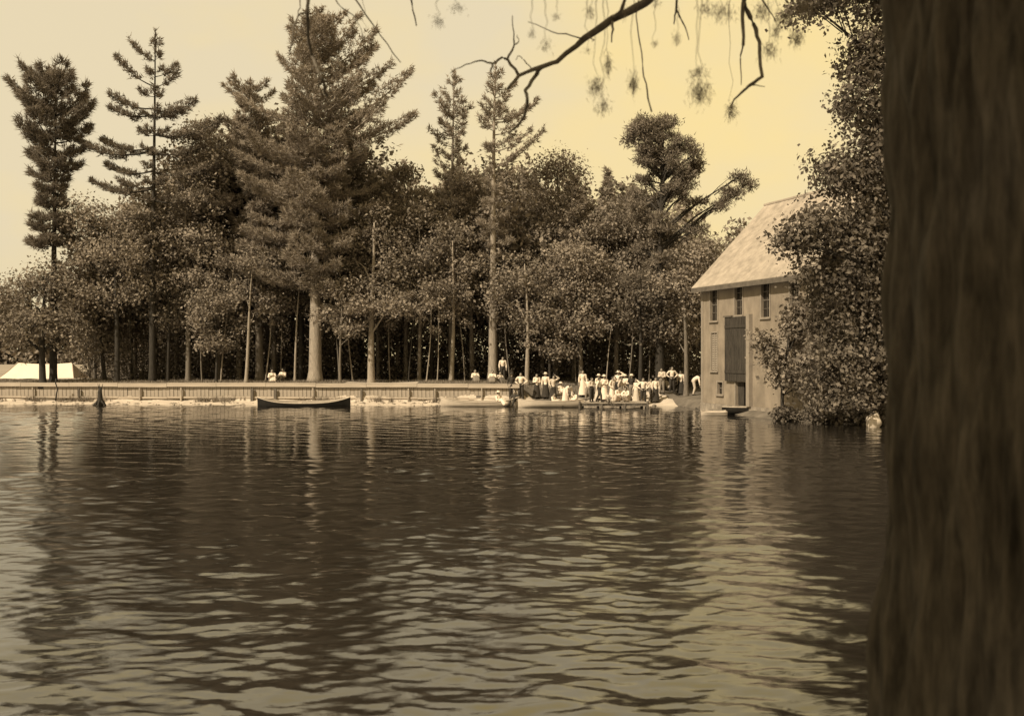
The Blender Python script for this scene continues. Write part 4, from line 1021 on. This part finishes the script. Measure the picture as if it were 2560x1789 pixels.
def figure_meshes(kind, skirt):
    J = pose(kind); b = MB()
    for s in 'LR':
        capsule(b, J['hip'+s], J['knee'+s], .085, .055); capsule(b, J['knee'+s], J['ank'+s], .055, .036)
        capsule(b, J['ank'+s]+Vector((0, .02, -.04)), J['ank'+s]+Vector((0, -.15, -.05)), .034, .026)
        capsule(b, J['sh'+s], J['el'+s], .05, .038); capsule(b, J['el'+s], J['wr'+s], .038, .026)
        d = (J['wr'+s]-J['el'+s]).normalized(); sd = d.cross(Vector((0, 1, 0.2))).normalized(); w = J['wr'+s]
        capsule(b, w, w+d*.08, .028, .03)
        for k, (o_, l_) in enumerate([(-.026, .062), (-.009, .075), (.009, .07), (.026, .055)]):
            q0 = w+d*.085+sd*o_; q1 = q0+d*l_*.55; q2 = q1+d*l_*.4+Vector((0, -.018, 0))
            capsule(b, q0, q1, .0105, .0095, 6); capsule(b, q1, q2, .0095, .0085, 6)
        q0 = w+d*.03+sd*(.028 if s == 'L' else -.028); capsule(b, q0, q0+d*.045+sd*(.03 if s == 'L' else -.03), .012, .010, 6)
    capsule(b, J['pel'], J['waist'], .125, .105); capsule(b, J['waist'], J['chest'], .105, .125)
    capsule(b, J['shL']*.7+J['shR']*.3, J['shR']*.7+J['shL']*.3, .075, .075)
    capsule(b, J['chest'], J['neck'], .09, .05); capsule(b, J['neck'], J['head'], .05, .05)
    h = J['head']; ellipsoid(b, h, .078, .098, .115); ellipsoid(b, h+Vector((0, -.03, -.07)), .05, .055, .045)
    ellipsoid(b, h+Vector((0, -.102, -.015)), .014, .022, .026)
    for sx in (-.08, .08): ellipsoid(b, h+Vector((sx, .01, -.005)), .012, .022, .034)
    out = {'body': remesh(b, .013, 'body')}
    # shirt
    c = MB()
    for s in 'LR':
        capsule(c, J['sh'+s], J['el'+s], .07, .062); capsule(c, J['el'+s], J['el'+s].lerp(J['wr'+s], .8), .062, .045)
    capsule(c, J['pel'], J['waist'], .142, .125); capsule(c, J['waist'], J['chest'], .125, .15); capsule(c, J['shL']*.75+J['shR']*.25, J['shR']*.75+J['shL']*.25, .09, .09)
    capsule(c, J['chest'], J['neck']-Vector((0, 0, .02)), .11, .068)
    out['shirt'] = remesh(c, .02, 'shirt')
    c = MB()
    if skirt:
        if kind in ('sit', 'crouch'):
            for s in 'LR':
                capsule(c, J['hip'+s], J['knee'+s], .14, .11); capsule(c, J['knee'+s], J['ank'+s]+Vector((0, 0, .06)), .11, .12)
            capsule(c, (J['hipL']+J['hipR'])/2, (J['kneeL']+J['kneeR'])/2, .15, .12); capsule(c, (J['kneeL']+J['kneeR'])/2, (J['ankL']+J['ankR'])/2+Vector((0, 0, .06)), .12, .13)
            out['skirt'] = remesh(c, .024, 'skirt')
        else:
            seg = 26; vs = []; fs = []; rows = [(.135, 1.04), (.175, .90), (.20, .70), (.24, .45), (.29, .12)]
            for r_, z_ in rows:
                for k in range(seg):
                    a = 6.2832*k/seg; f = 1+0.05*math.sin(7*a)*(1.1-z_)
                    vs.append((r_*f*math.cos(a), r_*.85*f*math.sin(a)+.01, z_))
            for i in range(len(rows)-1):
                for k in range(seg): fs.append((i*seg+k, (i+1)*seg+k, (i+1)*seg+(k+1) % seg, i*seg+(k+1) % seg))
            fs.append(tuple(range(seg))); c.add(vs, fs); out['skirt'] = c.mesh('skirt', True)
    else:
        capsule(c, J['pel'], J['waist']-Vector((0, 0, .05)), .148, .135)
        for s in 'LR':
            capsule(c, J['hip'+s], J['knee'+s], .108, .082); capsule(c, J['knee'+s], J['ank'+s]+Vector((0, 0, .03)), .082, .062)
        out['trousers'] = remesh(c, .02, 'trousers')
    c = MB(); ellipsoid(c, h+Vector((0, .022, .028)), .09, .10, .108)
    if skirt: ellipsoid(c, h+Vector((0, .10, .03)), .05, .05, .05)
    out['hair'] = c.mesh('hair', True)
    c = MB(); z = h.z+.06; y = h.y+.01
    c.lathe([(.19, z), (.195, z+.012), (.10, z+.022), (.097, z+.09), (.085, z+.115), (.02, z+.12)], h.x, y, 16); out['hat'] = c.mesh('hat', True)
    c = MB()
    for s in 'LR': capsule(c, J['ank'+s]+Vector((0, .03, -.035)), J['ank'+s]+Vector((0, -.17, -.045)), .044, .034)
    out['shoes'] = c.mesh('shoes', True)
    return out

FIG = {}
def person(label, px, head_py, kind, skirt, shirt, lower, hat_on=False, rz=0.0, H=1.68, Y=None, z=None, group='people at the water'):
    key = (kind, skirt)
    if key not in FIG: FIG[key] = figure_meshes(kind, skirt)
    f = FIG[key]; s = H/1.69
    headtop = (pose(kind)['head'].z+.12)*s
    if Y is None:       # stand where the bank puts the head on its row
        best = None
        for k in range(200):
            y = 66.3+k*0.05; zz = float(ground_z(xat(px, y), y))+headtop-(3+(894.5-head_py)/F*y)
            if best is None or abs(zz) < best[0]: best = (abs(zz), y)
        Y = best[1]
    X = xat(px, Y); zz = float(ground_z(X, Y)) if z is None else z
    t = empty('person', (X, Y, zz), rz); t.scale = (s, s, s); tag(t, label, 'person', group)
    obj('body', f['body'], M['skin'], t); obj('shirt', f['shirt'], M[shirt], t)
    obj('skirt' if skirt else 'trousers', f['skirt' if skirt else 'trousers'], M[lower], t)
    obj('hair', f['hair'], M['hair'], t); obj('shoes', f['shoes'], M['darkcloth'], t)
    if hat_on: obj('hat', f['hat'], M[hat_on], t)
    return t

DK = 0.315     # dock deck height
person('woman in white seated on the grass under the tallest pine', 680, 906, 'sit', True, 'white', 'white', False, 0.3, Y=73.2)
person('second white-shirted sitter under the tallest pine, closer to its trunk', 707, 902, 'sit', False, 'white', 'greycloth', False, -0.3, 1.75, Y=73.8)
person('woman in white sitting alone on the bank near the seawall end', 1188, 912, 'sit', True, 'white', 'greycloth', False, 0.2, Y=72.6)
person('person in white shirt standing back among the trees above the pale canoe', 1257, 898, 'stand', False, 'white', 'darkcloth', False, 0.1, Y=73.6)
person('sitter in white perched at the seawall end', 1231, 936, 'sit', True, 'white', 'greycloth', False, 0.0, 1.6, Y=70.6)
person('smaller white-bloused sitter tucked next to the dark-suited man', 1250, 938, 'sit', True, 'cream', 'browncloth', False, 0.4, 1.45, Y=70.9)
person('man in dark suit and dark hat standing on the beach', 1279, 932, 'stand', False, 'darkcloth', 'darkcloth', 'darkcloth', 0.2, 1.74)
person('man in white sleeves with arms akimbo beside the dark-suited man', 1302, 930, 'akimbo', False, 'white', 'darkcloth', False, -0.1, 1.74)
person('woman in white blouse and dark skirt, first of the three in a row', 1342, 934, 'hold', True, 'white', 'darkcloth', False, 0.2, 1.62)
person('woman in white blouse and dark skirt, middle of the three in a row', 1364, 932, 'stand', True, 'white', 'darkcloth', 'straw', -0.2, 1.65)
person('woman in cream blouse and dark skirt, last of the three in a row', 1383, 938, 'hat', True, 'cream', 'darkcloth', False, 0.1, 1.6)
person('woman in white leaning forward in the pale canoe', 1246, 978, 'sit', True, 'white', 'white', 'straw', 0.8, 1.7, Y=66.9, z=0.06)
person('man in dark jacket sitting at the end of the pale canoe', 1287, 968, 'sit', False, 'darkcloth', 'darkcloth', False, -0.4, 1.75, Y=67.0, z=0.10)
person('figure in white hunched in the bow of the cream rowboat', 1384, 978, 'sit', True, 'white', 'cream', False, 1.0, 1.55, Y=65.9, z=0.08)
person('woman in full white dress bending low by the rowboat', 1414, 944, 'bend', True, 'white', 'white', False, 0.7, 1.66, Y=68.0)
person('tall woman in white dress standing above the dock', 1457, 925, 'stand', True, 'white', 'white', False, 0.0, 1.72)
person('bather in pale shirt and dark breeches at the near edge of the dock', 1479, 950, 'hold', False, 'cream', 'darkcloth', False, 0.7, 1.5, Y=66.0, z=DK)
person('bather in pale shirt stepping along the dock', 1498, 950, 'step', False, 'white', 'darkcloth', False, 1.2, 1.48, Y=65.8, z=DK)
person('woman in white with pointed hat behind the dock bathers', 1511, 938, 'hold', True, 'white', 'white', 'white', 0.0, 1.66)
person('woman in white dress standing on the beach past the pointed hat', 1531, 941, 'hat', True, 'white', 'white', False, 0.9, 1.66)
person('person in cream shirt turned sideways in the thick of the crowd', 1552, 940, 'step', False, 'cream', 'greycloth', False, 1.3, 1.64)
person('woman in white between the cream shirt and the dark vest', 1564, 937, 'hold', True, 'white', 'cream', 'straw', -0.8, 1.62)
person('man in dark vest and pale hat at the edge of the crowd', 1579, 936, 'stand', False, 'darkcloth', 'greycloth', 'straw', 0.1, 1.72)
person('girl in white standing just past the dark vest', 1590, 948, 'hat', True, 'white', 'cream', False, -0.9, 1.5)
person('child in white crouching on the dock in front of the women', 1543, 975, 'crouch', True, 'white', 'white', False, 0.4, 1.55, Y=66.2, z=DK)
person('child in white crouching farther along the dock', 1567, 978, 'crouch', True, 'white', 'cream', False, -0.5, 1.5, Y=66.0, z=DK)
person('small child sitting at the dock edge over the water', 1520, 988, 'sit', False, 'cream', 'greycloth', False, 0.1, 1.25, Y=65.5, z=DK)
person('man in white shirt, hands on hips, standing apart on the sand', 1608, 944, 'akimbo', False, 'white', 'darkcloth', False, 0.0, 1.72)
person('person in white shirt and dark skirt alone past the hands-on-hips man', 1639, 943, 'stand', True, 'white', 'darkcloth', False, 0.2, 1.62)
person('person in cream shirt standing higher on the slope', 1655, 920, 'hold', False, 'cream', 'greycloth', False, -0.4, 1.66)
person('child in pale clothes sitting on the slope', 1664, 938, 'sit', True, 'cream', 'cream', False, 0.3, 1.4)
person('man in white shirt hands on hips, highest on the bank under the trees', 1680, 893, 'akimbo', False, 'white', 'darkcloth', False, 0.2, 1.74, Y=71.6)
person('woman in white shirt highest on the bank, behind her companion', 1702, 894, 'stand', True, 'white', 'darkcloth', False, -0.3, 1.62, Y=72.0)
person('person in white bending over at the mill corner', 1734, 896, 'bend', False, 'white', 'cream', False, 1.4, 1.72, Y=70.6)

person('woman in white seated on the sand at the feet of the three women', 1402, 956, 'sit', True, 'white', 'white', 'straw', 0.5, 1.6)
person('girl in white crouching between the rowboat and the dock', 1438, 968, 'crouch', True, 'white', 'white', False, -0.6, 1.5, Y=67.9)
person('boy in white shirt facing the lake beside the tall woman in white', 1470, 946, 'step', False, 'white', 'greycloth', False, -0.5, 1.4)
person('woman in white with straw hat half hidden behind the stepping bather', 1497, 936, 'hold', True, 'white', 'cream', 'straw', 0.4, 1.64)
person('man in white shirt and straw hat at the back of the crowd', 1545, 928, 'hat', False, 'white', 'darkcloth', 'straw', -0.3, 1.76)
person('woman in cream sitting on the sand at the far end of the dock', 1600, 966, 'sit', True, 'cream', 'white', False, -0.7, 1.6)
person('boy in white shirt stepping down the slope past the lone dark skirt', 1626, 946, 'step', False, 'white', 'browncloth', False, 0.6, 1.5)

# ------------------------------------------------------------------ near tree: trunk, overhanging limbs, twigs, needle tufts
def near_tree():
    bx, by = 1.80, 3.62
    t = empty('near_tree', (0, 0, 0)); tag(t, 'huge dark trunk close by with bare branches and needle tufts hanging overhead', 'tree')
    # trunk with furrowed bark
    na, nz = 220, 240; z0, z1 = 1.0, 8.5
    th = np.linspace(0, 2*np.pi, na, endpoint=False); zz = np.linspace(z0, z1, nz)
    T, Z = np.meshgrid(th, zz)
    r = 0.50 - 0.012*(Z-3) + 0.08*np.clip((2.7-Z)/1.4, 0, 1)**1.6 + 0.02*np.sin(3*T+1)*np.clip((3-Z), 0.2, 1)
    g = np.random.default_rng(6); fur = np.zeros_like(T)
    for k in range(26):
        f = int(g.integers(14, 60)); fur += np.sin(f*T + g.uniform(0, 6.28) + 1.2*np.sin(g.uniform(1, 5)*Z + g.uniform(0, 6)) + 0.5*np.sin(g.uniform(6, 12)*Z)) / (f/20)
    fur = np.tanh(fur*0.25)
    r = r + 0.03*fur + 0.014*np.sin(5*Z+2*T) + 0.016*np.sin(3.1*Z+1.3)*np.sin(2*T+Z) + 0.012*np.sin(11*Z+4*np.sin(6*T))
    X = bx + r*np.cos(T) + 0.02*np.sin(Z); Y = by + r*np.sin(T)
    v = np.stack([X, Y, Z], -1).reshape(-1, 3)
    i, j = np.meshgrid(np.arange(na), np.arange(nz-1)); i2 = (i+1) % na
    f = np.stack([j*na+i, j*na+i2, (j+1)*na+i2, (j+1)*na+i], -1).reshape(-1, 4)
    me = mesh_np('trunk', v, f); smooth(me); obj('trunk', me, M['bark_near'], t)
    # limbs above the frame that carry the branches
    YB = 7.5
    def limb(pts, rad, name='limb'):
        m = MB(); m.tube(pts, rad, 9); return m.build(name, M['twig'], t, True)
    limb([(bx, by, 6.6), (1.5, 5.2, 6.7), (1.25, 6.6, 6.3), P(1700, -70, YB)], [0.16, 0.12, 0.08, 0.045])
    limb([(bx-0.1, by, 7.1), (0.9, 5.2, 7.0), (0.0, 6.7, 6.4), (-0.7, 7.4, 6.05), (-1.6, 7.6, 5.82)], [0.15, 0.11, 0.07, 0.045, 0.02])
    limb([(bx, by+0.1, 6.2), (2.0, 5.4, 6.3), P(1880, -60, YB)], [0.12, 0.07, 0.04])
    def branch(pl, r0, r1, Yb=YB, name='branch', wob=0.0):
        rg = random.Random(int(pl[0][0]*7+pl[-1][1])); n = len(pl); pts = []
        for k, (a, b) in enumerate(pl): pts.append(P(a, b, Yb + 0.25*math.sin(k*1.3+a*0.01)))
        # subdivide with slight kinks
        out = [pts[0]]
        for k in range(n-1):
            for q_ in (0.33, 0.66, 1.0):
                p = pts[k].lerp(pts[k+1], q_)
                if q_ < 1: p = p + Vector((rg.uniform(-1, 1), rg.uniform(-1, 1), rg.uniform(-1, 1)))*0.006
                out.append(p)
        kpx = Yb/F; rad = [(r0+(r1-r0)*k/(len(out)-1))*kpx*(1+rg.uniform(-.12, .12)) for k in range(len(out))]
        m = MB(); m.tube(out, rad, 7); return m.build(name, M['twig'], t, True)
    branch([(1700, -70), (1640, -20), (1614, 7), (1531, 48), (1461, 96), (1392, 155), (1353, 168), (1296, 190), (1270, 222)], 13, 3.2)
    branch([(1353, 168), (1337, 192), (1313, 226), (1318, 253), (1313, 283), (1298, 310), (1270, 335)], 6, 2)
    branch([(1296, 188), (1270, 150), (1255, 144), (1231, 161), (1226, 180)], 4.2, 2.2)
    branch([(1236, 158), (1218, 157), (1200, 152), (1165, 161), (1126, 183)], 2.8, 1.0, name='twig')
    branch([(1268, 150), (1285, 115), (1285, 83), (1281, 40)], 3.0, 0.9, name='twig')
    branch([(1285, 113), (1297, 103), (1293, 88)], 2.0, 0.8, name='twig')
    branch([(1531, 52), (1533, 74), (1529, 106)], 3.6, 1.5, name='twig')
    branch([(1535, 44), (1555, 22), (1570, -20)], 5, 4, name='twig')
    branch([(1461, 98), (1430, 90), (1380, 80), (1320, 55)], 2.2, 0.8, name='twig')
    branch([(1470, 92), (1486, 100), (1480, 104)], 1.6, 0.8, name='twig')
    branch([(1330, 175), (1310, 150), (1296, 140), (1290, 150)], 1.6, 0.8, name='twig')
    # to the right
    branch([(1880, -60), (1860, 0), (1856, 44), (1858, 113)], 8, 4)
    branch([(1858, 113), (1851, 148), (1853, 213)], 2.5, 1.0, name='twig')
    branch([(1860, 10), (1884, 61), (1899, 105), (1906, 192), (1875, 213), (1860, 226), (1836, 248), (1827, 270)], 6, 2)
    branch([(1880, 213), (1912, 217)], 2, 0.8, name='twig')
    branch([(1700, -60), (1690, 30), (1685, 60)], 4, 1.6, name='twig'); branch([(1690, 24), (1706, 55), (1722, 100)], 2.6, 1.2, name='twig')
    branch([(1600, -60), (1590, 40), (1600, 110), (1607, 172), (1618, 226), (1629, 279)], 1.2, 2.2, name='twig')
    branch([(1905, 0), (1925, 30), (1940, 56)], 2.4, 1.0, name='twig')
    # to the left
    branch([(705, -130), (772, -60), (770, 10), (767, 31), (770, 86), (780, 141), (793, 170), (806, 199), (818, 240)], 5, 3.4)
    branch([(766, 31), (746, 39), (733, 70), (728, 115), (724, 128)], 2.6, 1.3, name='twig')
    branch([(752, -40), (750, 10), (746, 39)], 2.0, 1.4, name='twig')
    branch([(770, -130), (800, -60), (845, 10), (885, 40), (903, 73), (911, 102)], 1.8, 0.8, name='twig')
    branch([(780, -130), (850, -60), (898, 12), (951, 89), (1002, 157)], 2.6, 1.2, name='twig')
    branch([(1010, -200), (1024, -40), (1030, 10), (1041, 65)], 3.0, 1.6, name='twig')
    # needle tufts, out of focus
    r_ = np.random.default_rng(12)
    for (px, py, w, h, n, Yb) in [(1520, 160, 9, 30, 70, 6), (1490, 215, 20, 26, 110, 5.4), (1507, 262, 18, 22, 70, 5.4), (1583, 205, 13, 30, 90, 5.6), (1745, 180, 22, 18, 80, 5.2), (1750, 225, 24, 34, 150, 5.2), (1925, 122, 20, 24, 90, 6),
                                  (1806, 28, 30, 24, 120, 6), (1906, 26, 20, 24, 110, 6), (1392, 43, 11, 11, 30, 5.2), (1475, 32, 12, 18, 40, 5.2), (1143, 20, 22, 12, 50, 5.2), (1096, 52, 16, 16, 40, 5.0), (1636, 109, 9, 11, 30, 6), (1692, 96, 12, 18, 36, 5.2),
                                  (1828, 275, 14, 24, 130, 7.5), (1365, 108, 14, 20, 36, 5.0), (1330, 82, 10, 14, 24, 5.0), (1468, 126, 10, 9, 24, 5.6), (911, 98, 6, 10, 16, 7.4), (1640, 8, 16, 12, 40, 6.2), (1962, 40, 22, 26, 160, 6.4), (1992, 92, 18, 26, 120, 6.4), (1940, 75, 15, 22, 60, 6.0), (1765, 22, 20, 20, 60, 5.6), (1558, 30, 14, 16, 36, 5.4), (2010, 20, 24, 26, 140, 6.6)]:
        k = Yb/F; c = np.array(P(px, py, Yb)); m_ = n*2
        pb = c + r_.normal(size=(m_, 3))*np.array([w*0.5*k, w*0.5*k, h*0.45*k])
        D = np.array([0, 0, -1.0]) + r_.normal(size=(m_, 3))*0.45; D /= np.linalg.norm(D, axis=1, keepdims=True)
        me = needles_mesh('needle_tuft', pb, D, r_.uniform(0.4, 1.0, m_)*h*0.8*k, np.full(m_, 0.0028), r_)
        tag(obj('needle_tuft', me, M['pine_dark'], t), kind='stuff')
        mb = MB(); top = P(px+r_.uniform(-10, 10), min(-30, py-60), Yb); 
        kk = [P(px+r_.uniform(-7, 7)*(q_ > 0), py+h*0.3+(min(-30, py-60)-py-h*0.3)*q_, Yb) for q_ in (0, 0.12, 0.25, 0.4, 0.55, 0.7, 0.85)]; mb.tube(kk+[top], [0.0006, 0.0009, 0.0011, 0.0013, 0.0015, 0.0017, 0.002, 0.003], 5); mb.build('twig', M['twig'], t)
    # unseen canopy added overhead, set towards the sun to shade the trunk
    r2 = np.random.default_rng(31); n = 9000
    c = rnd_dirs(r2, n)*np.array([6.0, 5.0, 2.4])*(r2.random(n)**0.4)[:, None] + np.array([-1.6, -0.4, 10.8])
    c = c[(c[:, 2] > 8.2)]
    Dn = rnd_dirs(r2, len(c))*0.6 + np.array([0, 0, 0.6])
    Pb, D, L, W = tufts(c, Dn, r2, 7, 0.42, 0.05, 0.9)
    obj('crown', needles_mesh('crown', Pb, D, L, W, r2), M['pine_dark'], t)
near_tree()
print('trees behind', n_back, 'tris', sum(len(m.polygons)*(2 if len(m.polygons) and m.polygons[0].loop_total == 4 else 1) for m in bpy.data.meshes))
